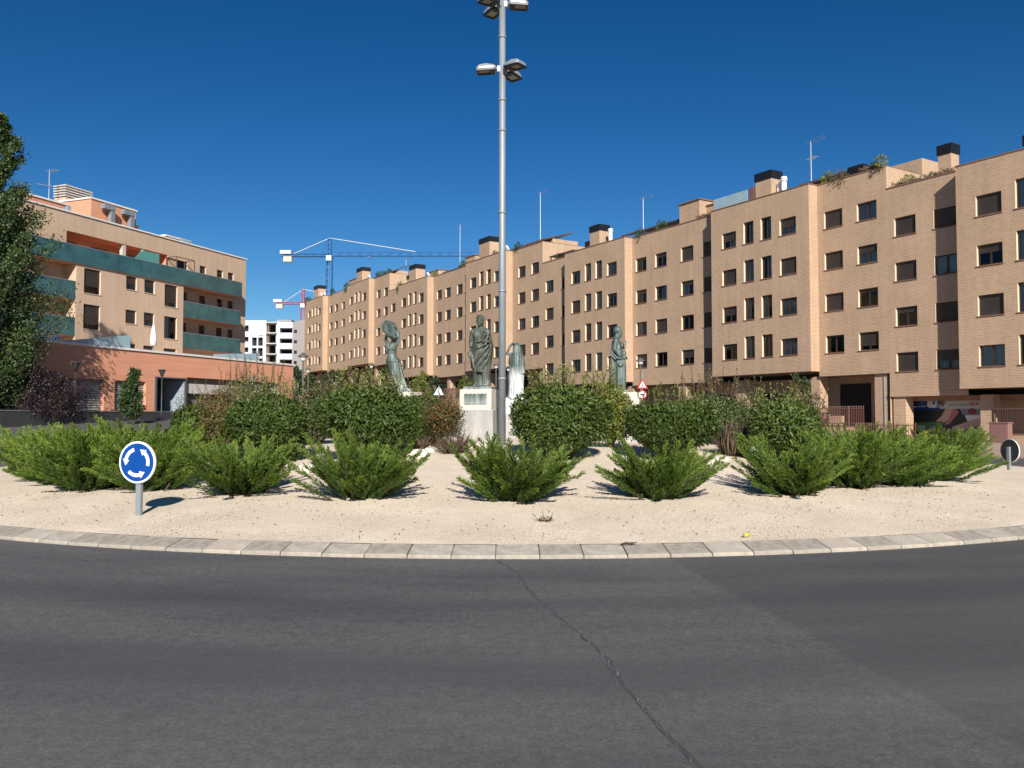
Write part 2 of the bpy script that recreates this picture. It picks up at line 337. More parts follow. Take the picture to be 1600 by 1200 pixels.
# gravel mound
def gravel_mat():
    m = mat('cream_gravel', (.62, .50, .37), .95); n = m.node_tree; p = n.nodes['Principled BSDF']
    tc = n.nodes.new('ShaderNodeTexCoord')
    def nz(s, d, r=.6):
        k = n.nodes.new('ShaderNodeTexNoise'); k.inputs['Scale'].default_value = s; k.inputs['Detail'].default_value = d; k.inputs['Roughness'].default_value = r; link(n, tc.outputs['Object'], k.inputs['Vector']); return k.outputs[0]
    v = n.nodes.new('ShaderNodeTexVoronoi'); v.inputs['Scale'].default_value = 55; link(n, tc.outputs['Object'], v.inputs['Vector'])
    r1 = n.nodes.new('ShaderNodeValToRGB'); r1.color_ramp.elements[0].color = (.62, .52, .40, 1); r1.color_ramp.elements[1].color = (.86, .77, .63, 1)
    link(n, v.outputs['Color'], r1.inputs[0])
    r2 = n.nodes.new('ShaderNodeValToRGB'); r2.color_ramp.elements[0].position = .3; r2.color_ramp.elements[1].position = .7
    r2.color_ramp.elements[0].color = (.84, .82, .79, 1); r2.color_ramp.elements[1].color = (1.06, 1.05, 1.04, 1); link(n, nz(.8, 7), r2.inputs[0])
    mx = n.nodes.new('ShaderNodeMix'); mx.data_type = 'RGBA'; mx.blend_type = 'MULTIPLY'; mx.inputs[0].default_value = 1
    link(n, r1.outputs[0], mx.inputs[6]); link(n, r2.outputs[0], mx.inputs[7]); link(n, mx.outputs[2], p.inputs['Base Color'])
    b = n.nodes.new('ShaderNodeBump'); b.inputs['Strength'].default_value = .6; b.inputs['Distance'].default_value = .012
    link(n, v.outputs['Distance'], b.inputs['Height']); link(n, b.outputs[0], p.inputs['Normal'])
    return m
GRAV = gravel_mat()
V, F = [], []; NA = 240; rad = [0.01] + [i*.35 for i in range(1, 44)] + [15.21]
for r in rad:
    for k in range(NA):
        a = 2*PI*k/NA; x, y = IC[0]+r*math.sin(a), IC[1]-r*math.cos(a)
        z = isl(x, y) + (.018*math.sin(x*2.1+y*.7)*math.sin(y*1.7-x*.4) if r < 15.1 else 0) + (random.uniform(-.011, .011) if r < 15 else 0)
        V.append((x, y, z))
for j in range(len(rad)-1):
    for k in range(NA): F.append((j*NA+k, j*NA+(k+1) % NA, (j+1)*NA+(k+1) % NA, (j+1)*NA+k))
F = [f[::-1] for f in F]
tag(place('gravel_island', fast_mesh('gravel_island', V, F, GRAV, smooth=True)), kind='structure')
# loose pebbles in front
def pebbles():
    n = 26000; a = rng.uniform(-.75, .75, n); r = 15.15 - 4.6*rng.random(n)**1.3
    x = IC[0]+r*np.sin(a); y = IC[1]-r*np.cos(a)
    z = np.array([isl(p, q) for p, q in zip(x, y)]) + .004
    base = np.array([(1, 0, 0), (-.5, .8, 0), (-.5, -.8, 0), (.1, 0, .8), (0, 0, -.5)])
    s = rng.uniform(.006, .014, n)[:, None, None]; th = rng.uniform(0, 6.28, n)
    c, sn = np.cos(th), np.sin(th); B = np.repeat(base[None], n, 0)
    Rx = B[..., 0]*c[:, None]-B[..., 1]*sn[:, None]; Ry = B[..., 0]*sn[:, None]+B[..., 1]*c[:, None]
    V = np.stack([Rx, Ry, B[..., 2]], 2)*s + np.stack([x, y, z], 1)[:, None]
    f = np.array([(0, 1, 3), (1, 2, 3), (2, 0, 3)]); F = (np.arange(n)[:, None, None]*5+f).reshape(-1, 3)
    me = fast_mesh('gravel_stones', V.reshape(-1, 3), F, mat('pebble', (.66, .57, .46), .9, var=.34, vscale=9))
    tag(place('gravel_stones', me), kind='stuff')
pebbles()
# dark leaf litter and twigs
def litter():
    n = 750; a = rng.uniform(-.75, .75, n); r = 15.1 - 4.2*rng.random(n)
    x = IC[0]+r*np.sin(a); y = IC[1]-r*np.cos(a); z = np.array([isl(p, q) for p, q in zip(x, y)]) + .016
    D = rdir(n); D[:, 2] = abs(D[:, 2])*.25
    V, F, T = leaf_arrays(np.stack([x, y, z], 1), D, rng.uniform(.02, .055, n), rng.uniform(.008, .022, n), rng.random(n), .4, up=np.tile([0, 0, 1.], (n, 1)))
    tag(place('leaf_litter', fast_mesh('leaf_litter', V, F, leaf_mat('dead_leaf', [(.10, .06, .03), (.22, .14, .08)], .1), T)), kind='stuff')
litter()

# kerb stones (each a part of the kerb)
KERBM = mat('kerb_stone', (.325, .29, .24), .85, var=.30, vscale=7, bump=.3, bscale=50)
mb = MB(); n = 128
for k in range(n):
    a0, a1 = 2*PI*k/n, 2*PI*(k+1)/n
    for (ra, za, rb, zb) in ((15.53, .012, 15.20, .095), (15.53, .012, 15.53, -.05)):
        P = lambda a, r, z: (IC[0]+r*math.sin(a), IC[1]-r*math.cos(a), z)
        mb.quad(P(a0, ra, za), P(a1, ra, za), P(a1, rb, zb), P(a0, rb, zb))
kerb = tag(mb.build('kerb', mat('kerb_mortar', (.19, .165, .135), .95)), kind='structure')
NK = 195; da = 2*PI/NK; kmeshes = []
for v in range(4):
    g = random.uniform(.008, .014)/15.4; a0, a1 = -da/2+g/2, da/2-g/2; mb = MB()
    prof = [(15.55, -.05), (15.55, .030), (15.535, .045), (15.235, .118), (15.215, .115), (15.215, .0)]
    vs = []; ka = [a0, a0+.0012, a1-.0012, a1]; J = len(prof)
    for i, a in enumerate(ka):
        for r, z in prof:
            dr = -.004 if i in (0, 3) else 0
            vs.append(((r+dr)*math.sin(a), -(r+dr)*math.cos(a), z + (dr if z > 0 else 0)))
    fs = [(i*J+j, (i+1)*J+j, (i+1)*J+(j+1) % J, i*J+(j+1) % J) for i in range(3) for j in range(J)]
    fs += [tuple(range(J-1, -1, -1)), tuple(3*J+j for j in range(J))]
    mb.add(vs, fs); kmeshes.append(mb.mesh('kerb_stone', [KERBM, mat('kerb_stone_b', (.41, .365, .30), .85, var=.22, vscale=6, bump=.3, bscale=50),
        mat('kerb_stone_c', (.39, .35, .29), .85, var=.25, vscale=8, bump=.3, bscale=50), KERBM][v]))
for k in range(NK):
    place('kerb_stone', random.choice(kmeshes), kerb, (IC[0], IC[1], random.uniform(-.006, .006)), (0, 0, k*da+.004))

# pavements (raised ring sectors)
PAVE = mat('pavement', (.36, .27, .22), .9, var=.15, vscale=2)
def sector(name, a0, a1, r0, r1, m, dz=.13):
    V, F = [], []; na = 40; rs = [r0, r0+.001, r0+.25]+[r0+.25+(r1-r0-.25)*i/10 for i in range(1, 11)]
    for j, r in enumerate(rs):
        for k in range(na+1):
            a = R(a0+(a1-a0)*k/na); x, y = IC[0]+r*math.sin(a), IC[1]-r*math.cos(a)
            V.append((x, y, hgt(x, y) + (dz if j else -.05)))
    for j in range(len(rs)-1):
        for k in range(na): F.append((j*(na+1)+k, (j+1)*(na+1)+k, (j+1)*(na+1)+k+1, j*(na+1)+k+1))
    return tag(place(name, fast_mesh(name, V, [f[::-1] for f in F], m)), kind='structure')
sector('pavement', 82, 148, 20.6, 46, PAVE)
sector('pavement', 205, 268, 29.0, 60, mat('grey_pavement', (.085, .083, .083), .9, var=.2), .05)

# ------------------------------------------------------------------ windows and walls
WC = {}
def rect_mesh(key, fn, m):
    if key not in WC:
        mb = MB(); fn(mb); WC[key] = mb.mesh(key[0], m)
    return WC[key]
def window(parent, x, z, wd, ht, y, depth=.16, shut=None, curtain=None, sill=True, frame=FRAME, reveal=None, mullion=True, glass=None, rvm=None):
    """window set into an opening whose lower left corner is (x,z) in the wall at local y"""
    yf = y+depth
    def fr(mb):
        t = .062
        mb.box(0, wd, 0, .06, 0, t); mb.box(0, wd, 0, .06, ht-t, ht); mb.box(0, t, 0, .06, t, ht-t); mb.box(wd-t, wd, 0, .06, t, ht-t)
        if mullion and wd > .8: mb.box(wd/2-.045, wd/2+.045, -.005, .055, t, ht-t)
    o = place('window', rect_mesh(('window', wd, ht, mullion, frame.name), fr, frame), parent, (x, yf, z))
    g = glass or GLASS
    xs = [(.07, wd/2-.045), (wd/2+.045, wd-.07)] if (mullion and wd > .8) else [(.07, wd-.07)]
    for a, b in xs:
        place('pane', rect_mesh(('pane', round(b-a, 3), ht, g.name), lambda mb: mb.quad((0, 0, 0), (b-a, 0, 0), (b-a, 0, ht-.14), (0, 0, ht-.14)), g), o, (a, .03, .07))
    sh = shut if shut is not None else random.choice([0, 0, .2, .3, .4, .55, .75, 1, 1, 1])
    if sh > 0:
        h = (ht)*sh
        def sf(mb):
            k = max(2, int(h/.055))
            for i in range(k):
                z0 = ht-h+h*i/k; mb.quad((.02, -.012, z0), (wd-.02, -.012, z0), (wd-.02, -.026, z0+h/k), (.02, -.026, z0+h/k))
                mb.quad((.02, -.026, z0+h/k), (wd-.02, -.026, z0+h/k), (wd-.02, -.012, z0+h/k+.001), (.02, -.012, z0+h/k+.001))
        place('shutter', rect_mesh(('shutter', wd, ht, sh), sf, SHUT), o)
    cu = curtain if curtain is not None else (random.random() < .6)
    if cu and sh < 1:
        c0 = 0 if random.random() < .6 else wd*random.choice([0, .5]); c1 = wd if c0 == 0 and random.random() < .6 else min(wd, c0+wd*.5)
        def cf(mb):
            k = 10
            for i in range(k):
                xa, xb = c0+(c1-c0)*i/k, c0+(c1-c0)*(i+1)/k
                mb.quad((xa, .14+.02*(i % 2), 0), (xb, .14+.02*((i+1) % 2), 0), (xb, .14+.02*((i+1) % 2), ht), (xa, .14+.02*(i % 2), ht))
        place('curtain', rect_mesh(('curtain', wd, ht, round(c0, 2), round(c1, 2)), cf, CURT), o)
    if rvm is not None:
        def rf(mb):
            e = depth+.03; a, b, c, d = 0, wd, 0, ht
            mb.quad((a, -depth, c), (a, -depth, d), (a, .03, d), (a, .03, c)); mb.quad((b, -depth, d), (b, -depth, c), (b, .03, c), (b, .03, d))
            mb.quad((a, -depth, d), (b, -depth, d), (b, .03, d), (a, .03, d)); mb.quad((b, -depth, c), (a, -depth, c), (a, .03, c), (b, .03, c))
        place('reveal', rect_mesh(('reveal', wd, ht, depth, rvm.name), rf, rvm), o)
    if sill:
        place('sill', rect_mesh(('sill', wd), lambda mb: mb.box(-.06, wd+.06, -depth-.05, .0, -.06, -.002), COPE if reveal is None else reveal), o)
    return o
def wall_holes(mb, x0, x1, z0, z1, y, holes, depth=.28, rv=None):
    """flat wall facing -y with openings (hx0,hx1,hz0,hz1) and reveals going in by depth"""
    xs = sorted({x0, x1, *[max(x0, min(x1, v)) for h in holes for v in h[:2]]}); zs = sorted({z0, z1, *[max(z0, min(z1, v)) for h in holes for v in h[2:4]]})
    for i in range(len(xs)-1):
        for j in range(len(zs)-1):
            cx, cz = (xs[i]+xs[i+1])/2, (zs[j]+zs[j+1])/2
            if any(h[0] < cx < h[1] and h[2] < cz < h[3] for h in holes): continue
            mb.quad((xs[i], y, zs[j]), (xs[i+1], y, zs[j]), (xs[i+1], y, zs[j+1]), (xs[i], y, zs[j+1]))
    if rv == 'none': return
    rm = mb
    for h in holes:
        a, b, c, d = h[:4]; e = y+(h[4] if len(h) > 4 else depth)
        rm.quad((a, y, c), (a, y, d), (a, e, d), (a, e, c)); rm.quad((b, y, d), (b, y, c), (b, e, c), (b, e, d))
        rm.quad((a, y, d), (b, y, d), (b, e, d), (a, e, d)); rm.quad((b, y, c), (a, y, c), (a, e, c), (b, e, c))
def wall_x(mb, x, y0, y1, z0, z1, right=True):      # wall facing +x (right) or -x
    a, b = (y0, y1) if right else (y1, y0); mb.quad((x, a, z0), (x, b, z0), (x, b, z1), (x, a, z1))

# ------------------------------------------------------------------ apartment row on the right
P0 = Vector((26.28, 48.8)); DV = Vector((-.524, .852))      # bay plane: P0 + s*DV; local x = -s
ROWROT = math.atan2(-.852, .524)
def row_pt(s, y=0.0): return (P0.x+s*DV.x+.852*y, P0.y+s*DV.y+.524*y)
PR = .9
def chimney(parent, x0, x1, y0, y1, z0, hb, hc, name='chimney'):
    mb = MB().box(x0, x1, y0, y1, z0, z0+hb); o = mb.build(name, BR, parent)
    MB().box(x0-.06, x1+.06, y0-.06, y1+.06, z0+hb-.001, z0+hb+hc).build('cap', BLACK, o); return o
def apartment(sec, zt, g, label, chims, seed, extra=None, near_end=None, far_end=None):
    """sec: list of (kind, s0, s1) from near to far; kind 'bay' or 'rec'"""
    random.seed(seed)
    sN, sF = sec[0][1], sec[-1][2]; px, py = row_pt(sN); E = empty('apartment_building', (px, py, g), ROWROT)
    tag(E, label, 'apartment building', 'brick apartment buildings stepping up the street')
    X = lambda s: -(s-sN)
    zt -= g; wallm, cope, sof = MB(), MB(), MB(); DEP = 13.0
    wins = []
    for i, (kind, s0, s1, cols) in enumerate(sec):
        xr, xl = X(s0), X(s1); y = 0.0 if kind == 'bay' else PR
        zb = zt-13.15 if kind == 'bay' else zt-13.5
        holes = []
        for (c, ww, tall) in cols:                       # c: distance from near (right) edge of the section to the window's right edge
            for fl in range(4):
                z1 = zt-(1.55 if tall else 2.0)-2.9*fl; z0 = zt-3.2-2.9*fl
                holes.append((xr-c-ww, xr-c, z0, z1)); wins.append((xr-c-ww, z0, ww, z1-z0, y))
        wall_holes(wallm, xl, xr, zb, zt, y, holes, .2, 'none')
        # plinth course and soffit
        wall_holes(wallm, xl, xr, zb-.0, zb+.28, y-.03, [])
        wallm.quad((xl, y-.03, zb+.28), (xr, y-.03, zb+.28), (xr, y, zb+.28), (xl, y, zb+.28))
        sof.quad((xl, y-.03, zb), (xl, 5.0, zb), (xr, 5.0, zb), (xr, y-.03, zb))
        # parapet: coping, inner face
        cope.box(xl, xr+(.04 if kind == 'bay' else 0), y-.04, y+.32, zt, zt+.07)
        wallm.quad((xr, y+.28, zt-1.0), (xl, y+.28, zt-1.0), (xl, y+.28, zt), (xr, y+.28, zt))
        if kind == 'bay':
            wall_x(wallm, xr, 0, PR, zb, zt, True); wall_x(wallm, xl, 0, PR, zb, zt, False)
            cope.box(xr-.3, xr+.04, .32, PR+.3, zt, zt+.069); cope.box(xl, xl+.3, .32, PR+.3, zt, zt+.069)
            sof.quad((xr, PR-.03, zb-.001), (xr, 0, zb-.001), (xr-.01, 0, zb-.001), (xr-.01, PR, zb-.001))
    xr, xl = X(sN), X(sF); zb = zt-13.5
    wall_x(wallm, xr, PR, DEP, zb-4, zt, True); wall_x(wallm, xl, PR, DEP, zb-4, zt, False)
    wallm.quad((xr, DEP, zb-4), (xl, DEP, zb-4), (xl, DEP, zt), (xr, DEP, zt))
    cope.box(xr-.3, xr, PR+.33, DEP, zt, zt+.068); cope.box(xl, xl+.3, PR+.33, DEP, zt, zt+.068)
    wallm.build('wall', BR, E); cope.build('coping', COPE, E)
    MB().quad((xl+.01, PR+.1, zt-1.0), (xr-.01, PR+.1, zt-1.0), (xr-.01, DEP, zt-1.0), (xl+.01, DEP, zt-1.0)).build('roof', ROOFM, E)
    for fl in range(1, 4):                               # floor slabs keep the rooms dark and closed
        MB().box(xl+.05, xr-.05, 1.4, DEP-.05, zt-1.0-2.9*fl-.25, zt-1.0-2.9*fl).build('floor_slab', DARKIN, E)
    MB().quad((xl+.05, 4.2, zb), (xr-.05, 4.2, zb), (xr-.05, 4.2, zt-1.0), (xl+.05, 4.2, zt-1.0)).build('inner_wall', mat('room_wall', (.10, .09, .08), .9), E)
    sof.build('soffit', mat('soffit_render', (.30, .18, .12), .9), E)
    for x, z, ww, hh, y in wins:
        tallw = hh > 1.4
        window(E, x, z, ww, hh, y, .17, rvm=STONE, shut=(0 if tallw else None), curtain=(random.random() < .9 if tallw else None))
    # ground floor behind the overhang
    gf = MB(); xs = xr; segs = []
    zf = zb
    holes = []
    x = xr-1.2
    while x-4.0 > xl+1:
        holes.append((x-3.6, x, .9 if (int(x) % 2) else .05, zf-.5, .5)); x -= 5.2
    gfh = MB(); wall_holes(gfh, xl, xr, -1.2, zf, 3.2, holes if not extra else [], .4); gfh.build('ground_floor_wall', BR, E)
    if not extra:
        for h in holes:
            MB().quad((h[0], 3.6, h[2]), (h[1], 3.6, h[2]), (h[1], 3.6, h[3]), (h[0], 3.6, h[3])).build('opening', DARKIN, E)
        x = xr-.3
        while x > xl+1:
            MB().box(x-.75, x, 1.2, 2.0, -1.2, zf-.0005).build('pillar', BR, E); x -= 5.4
    for (s0, s1, y0, y1, hb, hc) in chims: chimney(E, X(s1), X(s0), y0, y1, zt-1.0, hb+1.0, hc)
    return E, X, zt, zb
BAY = [(1.12, 1.46, False), (3.34, 1.0, True), (5.03, 1.0, True), (6.78, 1.46, False)]
# near building
bA, XA, ztA, zbA = apartment([('rec', -26, -21.0, [(1.5, 1.48, False)]), ('bay', -21.0, -11.6, BAY), ('rec', -11.6, -9.4, []), ('bay', -9.4, 0, BAY), ('rec', 0, 5.1, [(.47, 1.48, False), (3.13, 1.48, False)])][::1],
    16.42, 0.0, 'sand brick apartment building above the clinic window with the advertising poster', [(2.0, 2.85, 3.0, 3.9, 1.95, .62), (-5.0, -3.3, 1.2, 2.4, .55, .6)], 1, extra=True)
bB, XB, ztB, zbB = apartment([('rec', 5.1, 10.49, [(.74, 1.48, False), (3.36, 1.48, False)]), ('bay', 10.49, 19.89, BAY),
    ('rec', 19.89, 30.68, [(.39, 1.48, False), (2.95, 1.48, False), (6.2, 1.48, False), (8.84, 1.48, False)]), ('bay', 30.68, 40.08, BAY),
    ('rec', 40.08, 45.4, [(.4, 1.48, False), (3.3, 1.48, False)])], 17.95, .55,
    'sand brick apartment building with glass roof railing and white flue pipe beside its chimney',
    [(14.1, 15.6, .35, 1.5, 1.40, .60), (7.6, 8.7, 2.0, 3.0, .5, .5), (34.9, 36.4, .4, 1.6, 1.5, .6), (41.5, 42.6, 4.5, 5.5, 1.6, .6)], 2, extra=True)
bC, XC, ztC, zbC = apartment([('rec', 45.4, 51.5, [(.7, 1.48, False), (3.4, 1.48, False)]), ('bay', 51.5, 60.9, BAY),
    ('rec', 60.9, 71.6, [(.4, 1.48, False), (2.5, 1.48, False), (5.7, 1.48, False), (8.2, 1.48, False)]), ('bay', 71.6, 81.0, BAY),
    ('rec', 81.0, 86.3, [(.4, 1.48, False), (3.1, 1.48, False)])], 20.30, 2.6,
    'sand brick apartment building with reddish withered plants along its roof edge, behind the lamp mast',
    [(56.2, 58.6, .6, 2.0, 2.0, .6), (76.5, 78.6, .6, 2.0, 1.9, .6), (83.5, 84.8, 3.0, 4.2, 1.7, .55)], 3)
bD, XD, ztD, zbD = apartment([('rec', 86.3, 92.2, [(.6, 1.48, False), (3.4, 1.48, False)]), ('bay', 92.2, 101.6, BAY),
    ('rec', 101.6, 113.6, [(.4, 1.48, False), (3.4, 1.48, False), (6.8, 1.48, False), (9.5, 1.48, False)]), ('bay', 113.6, 123.0, BAY),
    ('rec', 123.0, 126.6, [(1.0, 1.48, False)])], 23.0, 5.6,
    'sand brick apartment building farthest up the street beside the unfinished white block',
    [(96.6, 98.9, .6, 2.0, 1.9, .6), (118.0, 120.4, .6, 2.0, 1.9, .6)], 4)
random.seed(20)
# --- roof-top pieces of the row
def attic(parent, X, zt, s0, s1, y0, y1, h, hip=.0, m=BR, cap=True):
    xa, xb = X(s1), X(s0); zr = zt-1.0
    o = MB().box(xa, xb, y0, y1, zr, zt+h).build('attic_wall', m, parent)
    if cap: MB().box(xa-.1, xb+.1, y0-.1, y1+.1, zt+h-.001, zt+h+.09).build('attic_coping', COPE, parent)
    return o
def lean_roof(parent, X, zt, s0, s1, y0, y1, h0, h1, t=.16):
    xa, xb = X(s1), X(s0)
    mb = MB().add([(xa, y0, zt+h0), (xb, y0, zt+h0), (xb, y1, zt+h1), (xa, y1, zt+h1), (xa, y0, zt+h0+t), (xb, y0, zt+h0+t), (xb, y1, zt+h1+t), (xa, y1, zt+h1+t)],
        [(0, 3, 2, 1), (4, 5, 6, 7), (0, 1, 5, 4), (1, 2, 6, 5), (2, 3, 7, 6), (3, 0, 4, 7)])
    return mb.build('awning_roof', mat('dark_roof_sheet', (.085, .05, .04), .6, var=.15), parent)
attic(bB, XB, ztB, 9.6, 12.8, 2.2, 6.5, .55); lean_roof(bB, XB, ztB, 7.5, 12.9, 2.0, 6.6, .66, 1.35)
MB().box(XB(19.7), XB(16.2), .12, .16, ztB+.07, ztB+.95).build('glass_railing', SCRN, bB)
MB().box(XB(16.2), XB(15.75), .3, 1.4, ztB-.9, ztB+1.1).build('side_screen', BROWNM, bB)
MB().box(XB(9.3), XB(5.3), 5.2, 9, ztB-1, ztB+1.3).build('attic_wall', BR, bB)
attic(bB, XB, ztB, 22.8, 25.2, 1.6, 4.5, 1.9); attic(bB, XB, ztB, 20.3, 22.8, 2.4, 6.0, 1.4)
lean_roof(bB, XB, ztB, 25.2, 33.5, 1.9, 5.5, .7, 1.7); MB().box(XB(32.8), XB(25.4), 3.4, 6, ztB-1, ztB+1.0).build('attic_wall', BR, bB)
lean_roof(bB, XB, ztB, 40.3, 44.6, 1.2, 2.6, .55, .62, .1)
for s in (40.6, 42.5, 44.4): MB().box(XB(s)-.05, XB(s)+.05, 1.25, 1.35, ztB+.07, ztB+.56).build('pergola_post', DGREY, bB)
attic(bB, XB, ztB, 36.8, 40.6, 3.6, 8, 1.25)
lean_roof(bC, XC, ztC, 46.5, 55.5, 1.9, 5.6, .5, 1.6); MB().box(XC(55.3), XC(46.6), 3.0, 6.4, ztC-1, ztC+.8).build('attic_wall', BR, bC)
attic(bC, XC, ztC, 61.5, 64.0, 1.6, 4.5, 1.3); attic(bC, XC, ztC, 64.2, 68.5, 3.0, 6.5, 1.1)
lean_roof(bC, XC, ztC, 66.5, 72.0, 2.4, 6.0, .6, 1.5); attic(bC, XC, ztC, 73.5, 76.3, 2.6, 5.5, 1.4)
MB().box(XC(66), XC(61), 7, 10, ztC-1, ztC+2.2).build('attic_wall', BR, bC)
lean_roof(bD, XD, ztD, 88.5, 96.0, 1.9, 5.2, .5, 1.9); MB().box(XD(95.6), XD(88.8), 3.0, 5.0, ztD-1, ztD+1.0).build('attic_wall', BR, bD)
attic(bD, XD, ztD, 101.8, 105.2, 1.7, 5, 1.5); lean_roof(bD, XD, ztD, 105.2, 115.5, 2.2, 6, .4, 1.4); MB().box(XD(115.4), XD(105.4), 3.2, 6, ztD-1, ztD+.7).build('attic_wall', BR, bD)
def flue(parent, x, y, z, h=1.35):
    mb = MB(); mb.tube([(x, y, z), (x, y, z+h)], .19, 14); mb.tube([(x, y, z+h-.03), (x, y, z+h+.10)], [.25, .25], 14); mb.tube([(x, y, z+h+.18), (x, y, z+h+.30)], [.27, .20], 14)
    for k in range(4): mb.box(x-.16+.1*k, x-.13+.1*k, y-.18, y+.18, z+h+.08, z+h+.2)
    mb.build('flue_pipe', WHITE, parent, True)
flue(bB, XB(13.25), .75, ztB-.9, 1.9); flue(bB, XB(33.9), .95, ztB-.9, 2.1); flue(bD, XD(116.9), .9, ztD-.9, 1.5)
MB().box(XB(13.95), XB(13.65), .8, 1.2, ztB+.07, ztB+1.05).build('heat_unit', WHITE, bB)
for (b, X, s, zt) in ((bC, XC, 73.0, ztC), (bC, XC, 52.5, ztC), (bD, XD, 94.0, ztD), (bD, XD, 115.0, ztD)):
    d = MB().ell((X(s), .8, zt+.45), (.38, .12, .42), 14, 8, Matrix.Rotation(.4, 3, 'X')).build('satellite_dish', WHITE, b, True)
def antenna(parent, x, y, z, h, arms=2):
    mb = MB(); mb.tube([(x, y, z), (x, y, z+h)], [.045, .022], 6)
    for k in range(int(h/.5)): mb.tube([(x-.12, y, z+.3+k*.45), (x+.12, y, z+.5+k*.45)], .012, 4)
    for k in range(arms):
        zz = z+h*(.98-.22*k); a = .3+1.7*k; dx, dy = math.cos(a), math.sin(a)
        mb.tube([(x-dx*.3, y-dy*.3, zz), (x+dx*1.1, y+dy*1.1, zz+.2)], .018, 5)
        for j in range(7):
            t = -.2+j*.2; cx, cy, cz = x+dx*t, y+dy*t, zz+.045*j
            mb.tube([(cx-dy*.35, cy+dx*.35, cz-.1), (cx+dy*.35, cy-dx*.35, cz+.1)], .011, 4)
    return mb.build('antenna', mat('aluminium', (.42, .44, .47), .45, metal=.6), parent)
antenna(bB, XB(13.1), 3.6, ztB-1, 5.4); antenna(bB, XB(33.9), 5.0, ztB-1, 6.0, 1); antenna(bC, XC(52.0), 5.0, ztC-1, 8.4, 1); antenna(bC, XC(71.8), 5, ztC-1, 8.6, 1); antenna(bD, XD(89.5), 5, ztD-.2, 3.2, 1)

# --- ground floor of the two near buildings
def gf_near():
    zf = zbA
    # A: clinic front
    MB().box(XA(4.95), XA(4.1), 1.0, 1.8, -.3, zf-.002).build('pillar', BR, bA)
    MB().box(XA(-.62), XA(-1.35), 1.0, 1.8, -.3, zf-.002).build('pillar', BR, bA)
    MB().box(XA(-7.4), XA(-8.3), 1.0, 1.8, -.3, zf-.002).build('pillar', BR, bA)
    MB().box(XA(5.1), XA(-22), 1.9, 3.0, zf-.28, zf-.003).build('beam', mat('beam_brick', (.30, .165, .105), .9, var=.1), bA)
    # B: portal; near-black boxes on the wall stand in for deep shade
    zf = zbB
    for s0, s1, z0 in ((5.4, 6.3, -.6), (10.6, 11.35, -.6), (17.5, 18.4, -.6), (24, 24.9, -.6), (30.8, 31.7, -.6), (38, 39, -.6), (44, 45, -.6)):
        MB().box(XB(s1), XB(s0), 1.05, 1.9, z0, zf-.002).build('pillar', BR, bB)
    MB().box(XB(10.58), XB(8.9), 1.1, 1.4, -.6, 1.15).build('parapet_wall', BR, bB)
    for s0, s1, z0, z1 in ((10.5, 8.1, .5, 3.4), (7.75, 5.45, .3, 3.4), (24, 12.2, 1.6, 2.9), (44, 31.8, 1.0, 2.9)):
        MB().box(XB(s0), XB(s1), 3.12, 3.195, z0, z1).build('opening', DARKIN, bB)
    MB().box(XB(5.63), XB(5.57), 1.0, 1.06, -.3, zf-.003).build('downpipe', GALV, bB)
    for z0, z1, a, b in ((1.95, 2.05, .55, 1.25), (1.2, 1.55, .62, 1.2)):
        MB().box(XB(6.9)+a-.3, XB(6.9)+b-.3, 3.09, 3.11, z0, z1).build('door_notice', mat('notice_paper', (.45, .45, .45), .6), bB)
gf_near()

